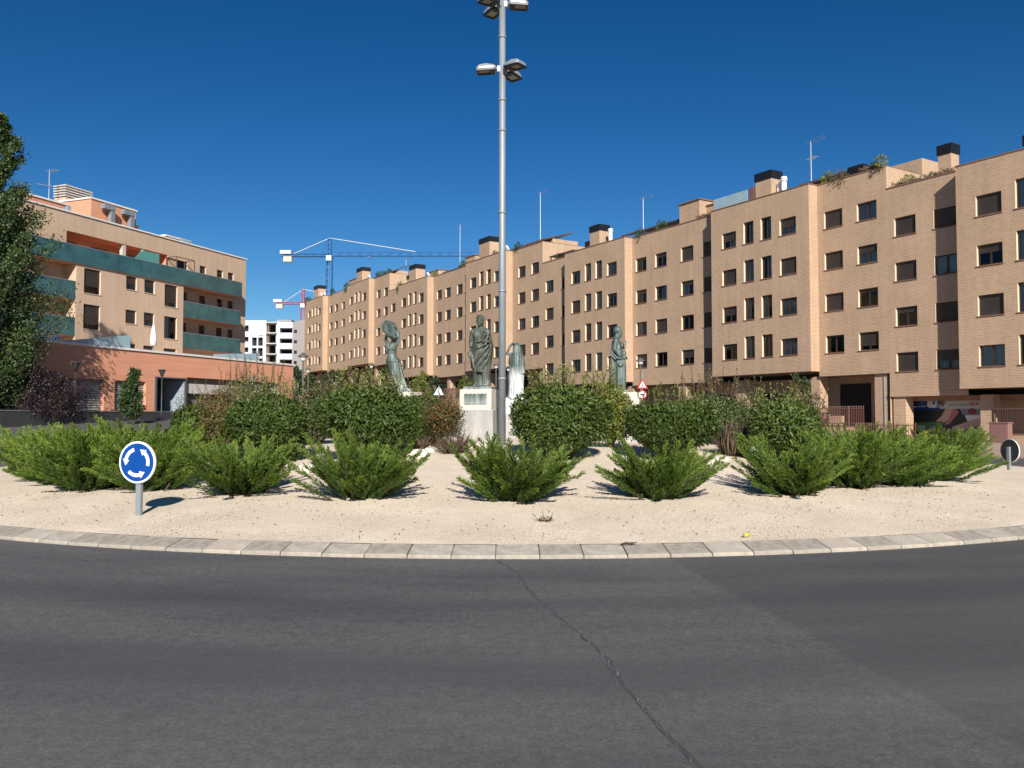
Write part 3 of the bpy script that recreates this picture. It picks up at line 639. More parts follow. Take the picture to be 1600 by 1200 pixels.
# ------------------------------------------------------------------ clinic poster and sign band
def text_mesh(body, size, ext=.002, bold=0.0):
    cu = bpy.data.curves.new('lettering', 'FONT'); cu.body = body; cu.size = size; cu.extrude = ext; cu.offset = bold; cu.resolution_u = 2
    o = bpy.data.objects.new('tmp', cu); C.objects.link(o); dg = bpy.context.evaluated_depsgraph_get(); dg.update()
    me = bpy.data.meshes.new_from_object(o.evaluated_get(dg)); bpy.data.objects.remove(o); me.name = 'lettering'; return me
def letters(body, size, m, parent, x, y, z, bold=0.0):
    me = text_mesh(body, size, .002, bold); me.materials.append(m); return place('lettering', me, parent, (x, y, z), (PI/2, 0, 0))
def poster():
    px, py = row_pt(5.0, 3.15-.02); P = empty('clinic_poster', (px, py, -.05), ROWROT); P.scale = (1.22, 1, 1.03)
    tag(P, 'printed clinic window poster with two forearms under a grey band with red capitals', 'poster')
    W = 4.5; c = lambda n, col: mat('print_'+n, col, .45)
    MB().box(0, W, -.03, 0, 0, 2.72).build('panel', c('dark', (.02, .035, .03)), P)
    fl = lambda pts, y: MB().prism(pts, -.03-y-.002, -.03-y)
    fl([(0, .9), (1.7, .75), (1.7, 1.35), (0, 1.25)], .004).build('print', c('green', (.10, .19, .05)), P)
    fl([(0, 2.05), (1.55, 2.05), (1.55, 2.72), (0, 2.72)], .004).build('print', c('blue', (.015, .05, .24)), P)
    fl([(1.55, 2.12), (W, 2.12), (W, 2.72), (1.55, 2.72)], .004).build('print', c('grey', (.55, .58, .62)), P)
    fl([(.85, 2.36), (1.55, 2.36), (1.55, 2.72), (.85, 2.72)], .008).build('print', c('pale', (.70, .73, .76)), P)
    fl([(.95, 2.2), (1.35, 2.2), (1.35, 2.36), (.8, 2.36)], .008).build('print', c('white', (.78, .79, .80)), P)
    fl([(1.35, 2.2), (1.55, 2.2), (1.55, 2.36), (1.35, 2.36)], .008).build('print', c('cyan', (.10, .36, .62)), P)
    fl([(1.15, 2.4), (1.3, 2.38), (1.28, 2.66), (1.17, 2.62)], .012).build('print', c('mid_blue', (.04, .20, .50)), P)
    fl([(1.62+.24*math.cos(t*PI/6), 2.5+.17*math.sin(t*PI/6)) for t in range(12)], .008).build('print', c('taupe', (.20, .14, .12)), P)
    fl([(1.70, 2.22), (1.80, 2.36), (1.62, 2.36)], .010).build('print', c('red', (.42, .05, .07)), P)
    letters('policl\u00ednico', .27, c('slate', (.12, .20, .32)), P, 2.02, -.045, 2.28)
    letters('SEA', .30, c('red', (.42, .05, .07)), P, 3.12, -.045, 2.30, .006)
    for x0, x1, z in ((.06, .30, 2.24), (.36, .46, 2.24), (.50, .62, 2.25), (.64, .76, 2.26), (.42, .74, 2.52), (.30, .76, 2.40)):
        fl([(x0, z), (x1, z), (x1, z+.06), (x0, z+.06)], .010).build('faded_line', c('white', (.78, .79, .80)) if z < 2.3 else c('slate', (.12, .20, .32)), P)
    skin, skin2, rose = c('skin', (.60, .43, .35)), c('skin_shade', (.34, .21, .16)), c('rose', (.52, .20, .19))
    fl([(1.05, 1.05), (1.45, 1.0), (2.15, 1.62), (2.35, 2.12), (1.85, 2.12), (1.62, 1.68)], .004).build('print', skin, P)
    fl([(1.75, 1.12), (2.05, 1.2), (2.55, 1.9), (2.42, 2.12), (2.25, 2.12), (2.05, 1.6)], .008).build('print', rose, P)
    fl([(2.1, .75), (2.45, .68), (3.75, 1.15), (3.75, 1.62), (3.2, 1.42), (2.2, 1.02)], .010).build('print', skin, P)
    fl([(2.45, .68), (3.0, .74), (3.75, 1.02), (3.75, 1.2), (2.9, .88)], .013).build('print', skin2, P)
    fl([(3.0, 1.35), (3.75, 1.62), (3.75, 1.75), (2.85, 1.72)], .006).build('print', c('white', (.78, .79, .80)), P)
    fl([(2.75, 1.75), (3.95, 1.7), (3.95, 2.12), (2.6, 2.12)], .006).build('print', c('steel', (.22, .26, .34)), P)
    fl([(3.25+.24*math.cos(t*PI/6), 1.95+.2*math.sin(t*PI/6)) for t in range(12)], .009).build('print', c('maroon', (.22, .05, .05)), P)
    fl([(2.7, .58), (3.75, .62), (3.75, .98), (3.05, .78)], .006).build('print', c('lavender', (.58, .60, .74)), P)
    fl([(3.78, .0), (4.48, .0), (4.48, 2.1), (3.78, 2.1)], .004).build('print', c('navy', (.03, .04, .10)), P)
    fl([(.55+.22*math.cos(t*PI/6)+.55*k, 1.0+.12*math.sin(t*PI/6)) for k in (0,) for t in range(12)], .012).build('print', c('aqua', (.28, .55, .62)), P)
    fl([(1.15+.25*math.cos(t*PI/6), .98+.11*math.sin(t*PI/6)) for t in range(12)], .012).build('print', c('teal', (.08, .28, .32)), P)
    for k in range(6):
        x = .55+.27*k; fl([(x, .55), (x+.16, .5), (x+.22, .85), (x+.12, .95), (x+.02, .85)], .016).build('print', rose if k % 2 else skin, P)
    mb = MB(); mb.box(2.55, 3.62, -.07, -.03, .06, .10); mb.box(2.55, 3.62, -.07, -.03, .46, .5); mb.box(2.55, 2.59, -.07, -.03, .1, .46); mb.box(3.58, 3.62, -.07, -.03, .1, .46)
    mb.build('white_frame', WHITE, P)
    # second shop sign to the right
    px, py = row_pt(-2.45, 3.12); Q = empty('shop_sign', (px, py, 0), ROWROT); tag(Q, 'pale shop sign board under the overhang right of the clinic poster', 'sign')
    MB().box(0, 2.2, -.08, 0, 1.75, 2.6).build('board', c('board', (.50, .54, .58)), Q)
    MB().box(-.1, 4.5, -.05, .02, 1.5, 1.7).build('red_strip', c('red_dim', (.30, .04, .06)), Q)
    letters('policl\u00ednico', .32, c('slate', (.12, .20, .32)), Q, .4, -.085, 1.95)
    MB().prism([(1.05, 2.25), (1.15, 2.45), (.95, 2.45)], -.086, -.081).build('emblem', c('slate', (.12, .20, .32)), Q)
    px, py = row_pt(-2.3, 3.14); Q = empty('shop_window', (px, py, 0), ROWROT); tag(Q, 'dark shop window with green posters behind the spiked fence', 'window')
    MB().box(0, 4.6, -.04, 0, .1, 1.5).build('glass', mat('dark_shop_glass', (.015, .02, .02), .1), Q)
    MB().box(.3, 1.4, -.05, -.042, .2, 1.3).build('print', c('green', (.10, .19, .05)), Q)
poster()

# ------------------------------------------------------------------ fences in front of the row
def bar_fence(s0, s1, off, z0, h, label, wall_h=0.0, spacing=.125, posts=2.4, spear=True, group=None, zfun=None, wm=BR, bar=BROWNM, rb=.014):
    xa, ya = row_pt(s1, off); g = z0; E = empty('fence', (xa, ya, g), ROWROT); tag(E, label, 'fence', group)
    L = s1-s0; mb = MB()
    if wall_h: MB().box(0, L, -.14, .14, -.6, wall_h).build('base_wall', wm, E); MB().box(-.02, L+.02, -.17, .17, wall_h-.001, wall_h+.05).build('wall_coping', COPE if wm is BR else CONC, E)
    n = int(L/spacing)
    for i in range(n+1):
        x = L*i/n
        mb.box(x-rb, x+rb, -rb, rb, wall_h+.03, wall_h+h-(.0 if not spear else .12))
        if spear: mb.tube([(x, 0, wall_h+h-.14), (x, 0, wall_h+h-.07), (x, 0, wall_h+h)], [rb, rb*2.0, .002], 5)
    mb.build('bars', bar, E)['kind'] = 'stuff'
    for z in (wall_h+.18, wall_h+h-.2): MB().box(0, L, -.02, .02, z, z+.045).build('rail', bar, E)
    for i in range(int(L/posts)+1):
        x = min(L, i*posts); MB().box(x-.05, x+.05, -.05, .05, wall_h-.3, wall_h+h-.04).build('post', bar, E)
    return E
bar_fence(5.7, 9.2, -1.0, hgt(*row_pt(7.5, -1)), 1.35, 'brown spiked fence beside the entrance portal of the apartment building', .55)
bar_fence(1.6, 5.6, -1.9, hgt(*row_pt(3, -2)), 1.0, 'low brown railing standing in front of the clinic poster', .0, .15)
bar_fence(10.3, 12.6, -.6, hgt(*row_pt(11, 0)), 1.5, 'short dark railing beside the brick portal pillar', .35)
bar_fence(-14, -2.75, -1.6, .05, 1.45, 'brown spiked fence on a low brick wall by the shop sign', .62, bar=mat('dark_brown_paint', (.06, .032, .028), .5), rb=.02)
bar_fence(47, 72, -6, hgt(*row_pt(60, -6)), 1.25, 'brown garden fence on a pale wall below the middle apartment building', .65, .14, 3.0, False, 'garden fences up the street', wm=mat('tan_wall', (.42, .27, .18), .9, var=.1), rb=.02)
bar_fence(74, 112, -6, hgt(*row_pt(92, -6)), 1.3, 'brown garden fence up the street behind the lamp posts', .5, .16, 3.0, False, 'garden fences up the street', wm=mat('tan_wall', (.42, .27, .18), .9), rb=.022)
def meter_box(s, off, z, w_, h_, label):
    x, y = row_pt(s, off); E = empty('meter_cabinet', (x, y, z), ROWROT); tag(E, label, 'cabinet', 'brown cabinets by the fences')
    MB().box(0, w_, 0, .45, -.3, h_).build('body', mat('dusty_brown', (.24, .13, .115), .7, var=.08), E)
    MB().box(-.04, w_+.04, -.04, .49, h_-.001, h_+.06).build('lid', mat('dusty_brown', (.24, .13, .115), .7), E)
    MB().box(.07, w_-.07, -.012, -.001, .15, h_-.1).build('door', mat('dusty_brown_b', (.22, .12, .105), .65), E)
meter_box(9.35, -1.15, hgt(*row_pt(9, -1)), .82, 1.35, 'plain brown meter cabinet at the end of the portal fence')
meter_box(-3.4, -3.2, .1, .95, 1.18, 'plain brown meter cabinet beside the spiked fence on the brick wall')

# ------------------------------------------------------------------ pink and buff block on the left
Q0 = Vector((-27.9, 86.7)); D2 = Vector((.359, .933)); LROT = math.atan2(.933, .359)
def left_pt(o, t, y=0): return (o[0]-D2.x*t-.933*y, o[1]-D2.y*t+.359*y)
def glass_balcony(parent, xa, xb, y0, y1, z0, h, name='balcony'):
    """slab plus glazed front from xa to xb (local x), front at y0"""
    o = MB().box(xa, xb, y0+.03, y1, z0-.02, z0+.22).build(name, ORANGE, parent)
    n = max(1, round((xb-xa)/2.2)); wd = (xb-xa)/n
    for i in range(n):
        MB().box(xa+wd*i+.012, xa+wd*(i+1)-.012, y0-.012, y0+.012, z0, z0+h).build('glass_panel', BALG, o)
    MB().box(xb-.012, xb+.012, y0+.03, y1, z0, z0+h).build('glass_panel', BALG, o)
    MB().box(xa-.012, xa+.012, y0+.03, y1, z0, z0+h).build('glass_panel', BALG, o)
    MB().box(xa, xb, y0-.03, y0+.03, z0+h, z0+h+.05).build('handrail', GALV, o)
    return o
def left_block():
    g = 2.0; E = empty('apartment_block', (Q0.x, Q0.y, g), LROT)
    tag(E, 'buff brick apartment block with long green glass balconies and orange roof volumes', 'apartment building')
    T = lambda t: -t; Z = lambda z: z-g; W = MB(); pr = 1.3; zt = Z(18.1); TL = 44.0
    holes = []; wins = []
    def win(t0, t1, z0, z1, y, **k): holes.append((T(t1), T(t0), Z(z0), Z(z1), y)); wins.append((T(t1), Z(z0), t1-t0, z1-z0, y, k))
    # back plane: top floor and loggias
    for t0, t1 in ((1.9, 2.75), (3.5, 4.38), (5.95, 6.8), (8.45, 9.85)):
        for z0, z1 in ((14.05, 16.35), (11.15, 13.45), (8.25, 10.55), (5.35, 7.65)): win(t0, t1, z0, z1, 0, sill=False, mullion=False)
    for t0, t1 in ((26.2, 28.4), (31.0, 32.6)):
        for z0, z1 in ((14.05, 16.3), (11.15, 13.4), (8.25, 10.5), (5.35, 7.6)): win(t0, t1, z0, z1, 0, sill=False)
    logg = (T(21.9), T(11.0), Z(14.0), Z(16.6), 1.8)
    wall_holes(W, T(TL), 0, Z(1.5), zt, 0, [h[:4] for h in holes if h[4] == 0] + [logg], .22, 'none')
    # front block
    for t0, t1, z0, z1 in ((19.66, 21.29, 11.6, 13.6), (11.09, 12.65, 11.6, 13.6), (15.87, 17.03, 12.5, 13.66), (13.83, 15.02, 12.5, 13.66)):
        for k in range(3): win(t0, t1, z0-2.9*k, z1-2.9*k, -pr, shut=random.choice([.55, .7, .8, 1, .0]) , mullion=(t1-t0 < 1.3))
    wall_holes(W, T(22.04), T(10.33), Z(1.5), Z(13.78), -pr, [h[:4] for h in holes if h[4] == -pr], .2, 'none')
    wall_x(W, T(10.33), -pr, 0, Z(1.5), Z(13.78), True); wall_x(W, T(22.04), -pr, 0, Z(1.5), Z(13.78), False)
    wall_x(W, 0, 0, 14, Z(1.5), zt, True); wall_x(W, T(TL), 0, 14, Z(1.5), zt, False); W.quad((0, 14, Z(1.5)), (T(TL), 14, Z(1.5)), (T(TL), 14, zt), (0, 14, zt))
    W.quad((0, .3, zt-1), (T(TL), .3, zt-1), (T(TL), .3, zt), (0, .3, zt))
    W.build('wall', BRL, E)
    LG = MB(); a, b, c, d, e = logg; LG.quad((a, 0, c), (a, 0, d), (a, e, d), (a, e, c)); LG.quad((b, 0, d), (b, 0, c), (b, e, c), (b, e, d)); LG.quad((a, 0, d), (b, 0, d), (b, e, d), (a, e, d)); LG.quad((b, 0, c), (a, 0, c), (a, e, c), (b, e, c)); LG.build('loggia_sides', ORANGE, E)
    # loggia back wall, orange, with doors
    MB().quad((T(21.9), 1.8, Z(14)), (T(11), 1.8, Z(14)), (T(11), 1.8, Z(16.6)), (T(21.9), 1.8, Z(16.6))).build('loggia_wall', ORANGE, E)
    for t0, t1 in ((19.4, 21.4), (16.2, 17.8), (12.2, 14.0)): window(E, T(t1), Z(14.03), t1-t0, 2.1, 1.62, .1, shut=.3, sill=False)
    MB().box(T(16.0)-.18, T(16.0)+.18, .05, .4, Z(14), Z(16.6)).build('column', CONC, E)
    MB().box(T(13.9)-.15, T(13.9)+.15, .05, .4, Z(14), Z(16.6)).build('column', CONC, E)
    for x, z, ww, hh, y, k in wins: window(E, x, z, ww, hh, y, .15, **{**dict(rvm=mat('pale_reveal', (.66, .50, .38), .8), shut=None, frame=mat('charcoal_frame', (.02, .02, .022), .45), reveal=BRL), **k})
    MB().box(T(TL), .1, -.1, .34, zt, zt+.12).build('coping', WCOPE, E)
    MB().quad((T(TL), .3, zt-1), (0, .3, zt-1), (0, 14, zt-1), (T(TL), 14, zt-1)).build('roof', ROOFM, E)
    for zz in (13.7, 10.8, 7.9, 5.0): MB().box(T(TL)+.1, -.1, 2.0, 13.9, Z(zz), Z(zz)+.2).build('floor_slab', DARKIN, E)
    MB().quad((T(TL)+.1, 4.0, Z(2)), (-.1, 4.0, Z(2)), (-.1, 4.0, zt-1), (T(TL)+.1, 4.0, zt-1)).build('inner_wall', mat('room_wall', (.10, .09, .08), .9), E)
    # loggia walls in orange shade sides
    glass_balcony(E, T(26.5), T(2.3), -pr-.12, 0, Z(13.80), 1.42)
    for z in (10.90, 8.0, 5.1): glass_balcony(E, T(10.30), T(2.3), -pr+.02, 0, Z(z), 1.42)
    for z in (10.95, 8.05, 5.15): glass_balcony(E, T(34.0), T(22.07), -pr+.02, 0, Z(z), 1.40)
    # screen and pergola on the long terrace
    MB().prism([(T(16.0), Z(15.2)), (T(13.0), Z(15.2)), (T(13.0), Z(16.25)), (T(15.0), Z(16.2))], -.95, -.92).build('terrace_screen', mat('mint_glass', (.10, .30, .26), .2), E)
    pg = MB()
    for a in (11.2, 8.9):
        for yy in (-1.25, -.06): pg.box(T(a)-.035, T(a)+.035, yy-.03, yy+.03, Z(14), Z(16.35))
    for yy in (-1.25, -.06): pg.box(T(11.2), T(8.9), yy-.03, yy+.03, Z(16.3), Z(16.37))
    for a in (11.2, 8.9): pg.box(T(a)-.034, T(a)+.034, -1.22, -.09, Z(16.3), Z(16.368))
    pg.build('pergola', mat('rust_brown', (.12, .07, .05), .6), E)
    # orange roof volumes
    def vol(t0, t1, y0, y1, z1, m=ORANGE, cop=True, name='roof_volume'):
        o = MB().box(T(t1), T(t0), y0, y1, zt-1.0, Z(z1)).build(name, m, E)
        if cop: MB().box(T(t1)-.1, T(t0)+.1, y0-.1, y1+.1, Z(z1)-.001, Z(z1)+.14).build('roof_coping', WCOPE, o)
        return o
    vol(11.9, 16.9, 3, 9.0, 20.7); vol(11.0, 11.85, 3.6, 8.5, 19.5)
    vol(24.5, 31, 4.5, 9, 20.9); vol(20.2, 24.4, 2.2, 2.6, 19.25); vol(19.7, 20.15, 2.1, 3.4, 19.3, SCRN, False, 'roof_screen')
    vol(7.4, 9.2, 2.0, 3.4, 18.9); vol(6.3, 7.35, 1.9, 3.0, 19.0, SCRN, False, 'roof_screen'); vol(9.6, 11.4, 5, 9, 19.2, mat('dark_roof', (.05, .05, .055), .6))
    vol(2.5, 6.2, 4.0, 6.0, 18.6, mat('dark_roof', (.05, .05, .055), .6), False)
    def louvre(t0, t1, y0, y1, z0, z1):
        o = MB().box(T(t1), T(t0), y0, y1, Z(z0), Z(z0)+.5).build('vent_stack', BRL, E)
        k = 5
        for i in range(k):
            z = Z(z0)+.5+(z1-z0-.5)*i/k
            MB().box(T(t1)-.05, T(t0)+.05, y0-.05, y1+.05, z+.10, z+.10+(z1-z0-.5)/k*.5).build('louvre', CONC, o)
        MB().box(T(t1)+.12, T(t0)-.12, y0+.12, y1-.12, Z(z0)+.4, Z(z1)-.02).build('core', DARKIN, o)
    louvre(13.8, 16.6, 6.4, 7.8, 20.75, 22.4); louvre(3.4, 5.2, 4.3, 5.5, 18.0, 19.8)
    for a in (15.1, 12.9):
        mb = MB(); mb.box(T(a)-.22, T(a)+.22, 2.35, 2.75, zt-.9, Z(20.0)); mb.box(T(a)-1.0, T(a)+.22, 2.3, 2.8, Z(20.0), Z(20.42)); mb.box(T(a)-.2, T(a)+.2, 2.75, 3.02, Z(19.95), Z(20.35)); mb.build('air_duct', GALV, E)
    antenna(E, T(18.2), 6.5, zt-1, 6.2, 2)
left_block()

def low_building():
    O = (-21.3, 80.9); g = 1.35; E = empty('low_building', (O[0], O[1], g), LROT)
    tag(E, 'low orange rendered building with grey roller shutters and terrace on its flat roof', 'building')
    T = lambda t: -t; Z = lambda z: z-g; W, GR = MB(), MB(); zt = Z(6.6); TL = 52
    hs = [(T(30.2), T(26.6), Z(1.55), Z(4.3), .35), (T(25.6), T(22.5), Z(1.55), Z(4.3), .35), (T(21.56), T(18.6), Z(1.55), Z(4.3), .35), (T(17.6), T(14.55), Z(.9), Z(4.65), 2.2), (T(14.25), T(2.0), Z(.9), Z(4.85), .6), (T(36), T(32), Z(1.55), Z(4.3), .35)]
    wall_holes(W, T(TL), 0, Z(.3), zt, 0, hs)
    wall_x(W, 0, 0, 8, Z(.3), zt, True); wall_x(W, T(TL), 0, 8, Z(.3), zt, False)
    om = mat('orange_banded_render', (.58, .25, .135), .9); n = om.node_tree; p = n.nodes['Principled BSDF']
    tc = n.nodes.new('ShaderNodeTexCoord'); mp = n.nodes.new('ShaderNodeMapping'); mp.inputs['Scale'].default_value = (.25, .25, 3); link(n, tc.outputs['Object'], mp.inputs[0])
    no = n.nodes.new('ShaderNodeTexNoise'); no.inputs['Scale'].default_value = 1.3; no.inputs['Detail'].default_value = 7; link(n, mp.outputs[0], no.inputs['Vector'])
    rp = n.nodes.new('ShaderNodeValToRGB'); rp.color_ramp.elements[0].position = .3; rp.color_ramp.elements[1].position = .7
    rp.color_ramp.elements[0].color = (.60, .272, .165, 1); rp.color_ramp.elements[1].color = (.70, .335, .21, 1); link(n, no.outputs[0], rp.inputs[0]); link(n, rp.outputs[0], p.inputs['Base Color'])
    W.build('wall', om, E)
    MB().box(T(TL), .08, -.10, .5, zt, zt+.16).build('coping', WCOPE, E)
    MB().quad((T(TL), .2, zt-.02), (0, .2, zt-.02), (0, 8, zt-.02), (T(TL), 8, zt-.02)).build('terrace_floor', CONC, E)
    # grooves in the render
    SH = mat('shutter_grey', (.38, .375, .36), .5, metal=.25, var=.12, vscale=2)
    for h in (hs[0], hs[1], hs[2], hs[5]):
        o = MB().box(h[0], h[1], .33, .35, h[2], h[3]).build('roller_shutter', DGREY, E); k = 16
        for i in range(k):
            z = h[2]+(h[3]-h[2])*i/k; dz = (h[3]-h[2])/k
            MB().prism([(0, 0)]*3, 0, 0) if False else None
            mb = MB(); mb.add([(h[0]+.02, .30, z+.01), (h[1]-.02, .30, z+.01), (h[1]-.02, .22, z+dz*.5), (h[0]+.02, .22, z+dz*.5), (h[1]-.02, .30, z+dz-.01), (h[0]+.02, .30, z+dz-.01)], [(0, 1, 2, 3), (3, 2, 4, 5)]); mb.build('slat', SH, o)
    a, b = hs[3][0], hs[3][1]
    mb = MB(); mb.box(a-.12, a, -.15, .3, Z(.9), Z(4.75)); mb.box(b, b+.12, -.15, .3, Z(.9), Z(4.75)); mb.box(a, b, -.149, .299, Z(4.65), Z(4.75)); mb.build('portal_frame', mat('slate_steel', (.07, .085, .10), .5, metal=.2), E)
    MB().box(a, b-.06, 2.1, 2.2, Z(.9), Z(4.65)).build('doorway', DARKIN, E); MB().box(a+.002, b-.05, .0, 2.1, Z(4.6), Z(4.648)).build('portal_ceiling', DGREY, E)
    for i in range(8):
        z = Z(.9)+.46*i; MB().box(b-.05, b-.002, .02, 2.08, z+.012, z+.45).build('door_panel', mat('blue_grey_panel', (.30, .36, .42), .45), E)
    a, b = hs[4][0], hs[4][1]
    MB().box(a, b, .5, .6, Z(.9), Z(4.85)).build('recess_wall', mat('grey_shop_wall', (.12, .105, .10), .8, var=.1), E)
    MB().box(a, b, .10, .49, Z(3.55), Z(4.35)).build('fascia_band', CONC, E)
    # terrace furniture that belongs to the roof
    def screen(t0, t1, h0, h1, y):
        n = max(2, round((t1-t0)/1.0)); sc = empty('glass_screen', (0, 0, 0)); sc.parent = E
        for i in range(n):
            xa, xb = T(t1)+(t1-t0)*i/n, T(t1)+(t1-t0)*(i+1)/n; ha = h0+(h1-h0)*i/n; hb = h0+(h1-h0)*(i+1)/n
            MB().prism([(xa+.02, zt), (xb-.02, zt), (xb-.02, zt+hb), (xa+.02, zt+ha)], y, y+.03).build('glass_panel', SCRN, sc)
    screen(19.0, 25.0, .35, 1.3, 1.2); screen(3.6, 9.8, .5, 1.0, 1.2)
    MB().box(T(27.5), T(25.4), .9, .95, zt, zt+.7).build('white_railing', WHITE, E)
    x, y = left_pt(O, 15.9, 2.0); U = empty('parasol', (x, y, 6.6)); tag(U, 'closed white parasol standing on the orange building roof terrace', 'parasol')
    MB().tube([(0, 0, 0), (0, 0, 2.5)], .03, 8).build('pole', DGREY, U)
    mb = MB(); mb.lathe([(.03, .75), (.24, .78), (.26, 1.2), (.20, 1.8), (.10, 2.3), (.03, 2.5)], 12); mb.build('cloth', WHITE, U, True)
low_building()

def shade_band_wall():
    x, y = left_pt((-21.3, 80.9), 16.0, -4.6); z = hgt(x, y); E = empty('shade_band_wall', (x, y, z-.1), LROT); tag(E, 'low dark wall added for the band of shade before the roller shutters', 'wall')
    m = mat('shade_band_dark', (.035, .036, .04), .7, var=.25, vscale=2); L = 1.6  # near-black blocks added to draw the band of shade below the shutters
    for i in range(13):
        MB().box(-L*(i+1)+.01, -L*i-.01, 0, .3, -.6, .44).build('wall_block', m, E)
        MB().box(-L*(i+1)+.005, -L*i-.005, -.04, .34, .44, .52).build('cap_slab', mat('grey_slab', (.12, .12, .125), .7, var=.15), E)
shade_band_wall()
# ------------------------------------------------------------------ unfinished white block, grey block, cranes
def white_block():
    Y = 240.0; g = 8.0; k = Y/1300; X0 = -84.0
    E = empty('unfinished_block', (X0, Y, g)); tag(E, 'unfinished white apartment block with open dark floors between the two streets', 'apartment building')
    PX = lambda p: (p-800)*k-X0; Z = lambda y: 1.6+(652-y)*k-g; WB = mat('white_render', (.52, .56, .62), .85, var=.05)
    W = MB(); hs = []
    for y0, y1 in ((509, 524), (527, 540), (543.5, 556.5), (560, 573), (577, 590)):
        for a, b in ((392.5, 400), (402, 409.5)): hs.append((PX(a), PX(b), Z(y1), Z(y0), 1.2))
        hs.append((PX(370), PX(387), Z(y1-6.5), Z(y0-1), 1.2))
    wall_holes(W, 0, PX(415), 0, Z(500), 0, hs, 1.2)
    wall_x(W, PX(415), 0, 14, 0, Z(500)); W.box(PX(430), PX(436), .0, 12, 0, Z(502))
    for i, y in enumerate((503, 519.5, 536, 552.5, 569, 585)):
        W.box(PX(436), PX(456), 0, .3, Z(y+9), Z(y)); W.box(PX(456), PX(463), 1.5, 1.8, Z(y+10), Z(y+2))
    W.box(PX(455.2), PX(456), .3, 10, 0, Z(503)); W.quad((0, 0, Z(500)), (PX(415), 0, Z(500)), (PX(415), 14, Z(500)), (0, 14, Z(500)))
    W.build('wall', WB, E)
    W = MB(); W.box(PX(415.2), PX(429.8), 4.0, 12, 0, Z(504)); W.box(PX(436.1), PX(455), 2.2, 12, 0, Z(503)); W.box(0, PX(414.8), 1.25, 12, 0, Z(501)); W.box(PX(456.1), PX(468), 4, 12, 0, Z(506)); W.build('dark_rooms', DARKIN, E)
    for i, y in enumerate((503, 519.5, 536, 552.5, 569)):
        MB().box(PX(415), PX(431.5), -1.0, 6, Z(y+1.6), Z(y)).build('floor_slab', CONC, E)
        MB().box(PX(417), PX(418), .2, .6, Z(y+16), Z(y+1.5)).build('prop', mat('formwork', (.35, .25, .12), .8), E)
        MB().box(PX(436), PX(463), .4, 6, Z(y+10), Z(y+9)).build('floor_slab', CONC, E)
    MB().box(PX(424), PX(447), 5, 9, Z(505), Z(496)).build('roof_room', mat('grey_block', (.30, .29, .29), .9, var=.2, vscale=.6), E)
    MB().quad((PX(393), -.05, Z(524)), (PX(409), -.05, Z(523)), (PX(409), -.05, Z(509)), (PX(393), -.05, Z(509))).build('safety_net', mat('net', (.62, .66, .70), .8, var=.2), E)
    E2 = empty('grey_block', ((447-800)*200/1300, 200, 6)); tag(E2, 'plain grey apartment block end wall beside the unfinished white block', 'apartment building')
    k = 200/1300; z = lambda y: 1.6+(652-y)*k-6
    x0 = (447-800)*k; PX = lambda p: (p-800)*k-x0
    MB().add([(PX(456), 0, 0), (PX(480), 0, 0), (PX(480), 12, 0), (PX(456), 12, 0), (PX(456), 0, z(503)), (PX(480), 0, z(497)), (PX(480), 12, z(497)), (PX(456), 12, z(503))],
             [(4, 5, 6, 7), (0, 1, 5, 4), (1, 2, 6, 5), (2, 3, 7, 6), (3, 0, 4, 7)]).build('wall', mat('grey_render', (.27, .255, .25), .9, var=.08), E2)
    for i in range(5):
        for a in (458.5, ): MB().box(PX(a), PX(a+4.5), -.05, .02, z(520+i*16.3), z(515+i*16.3)).build('window', DARKIN, E2)
white_block()
def lattice(mb, p0, p1, wd, n, r=.07, tri=False):
    p0, p1 = Vector(p0), Vector(p1); t = (p1-p0).normalized(); a = Vector((0, 1, 0)) if abs(t.y) < .9 else Vector((1, 0, 0)); b = t.cross(a)
    offs = [a*wd/2+b*wd/2, a*wd/2-b*wd/2, -a*wd/2-b*wd/2, -a*wd/2+b*wd/2] if not tri else [a*wd/2-b*wd*.5, -a*wd/2-b*wd*.5, b*wd*.5]
    m = len(offs)
    for o in offs: mb.tube([p0+o, p1+o], r, 4)
    for i in range(n):
        q0, q1 = p0.lerp(p1, i/n), p0.lerp(p1, (i+1)/n)
        for k in range(m):
            u, v = offs[k], offs[(k+1) % m]
            if i % 2: u, v = v, u
            mb.tube([q0+u, q1+v], r*.6, 3, False); mb.tube([q0+u, q0+v], r*.6, 3, False)
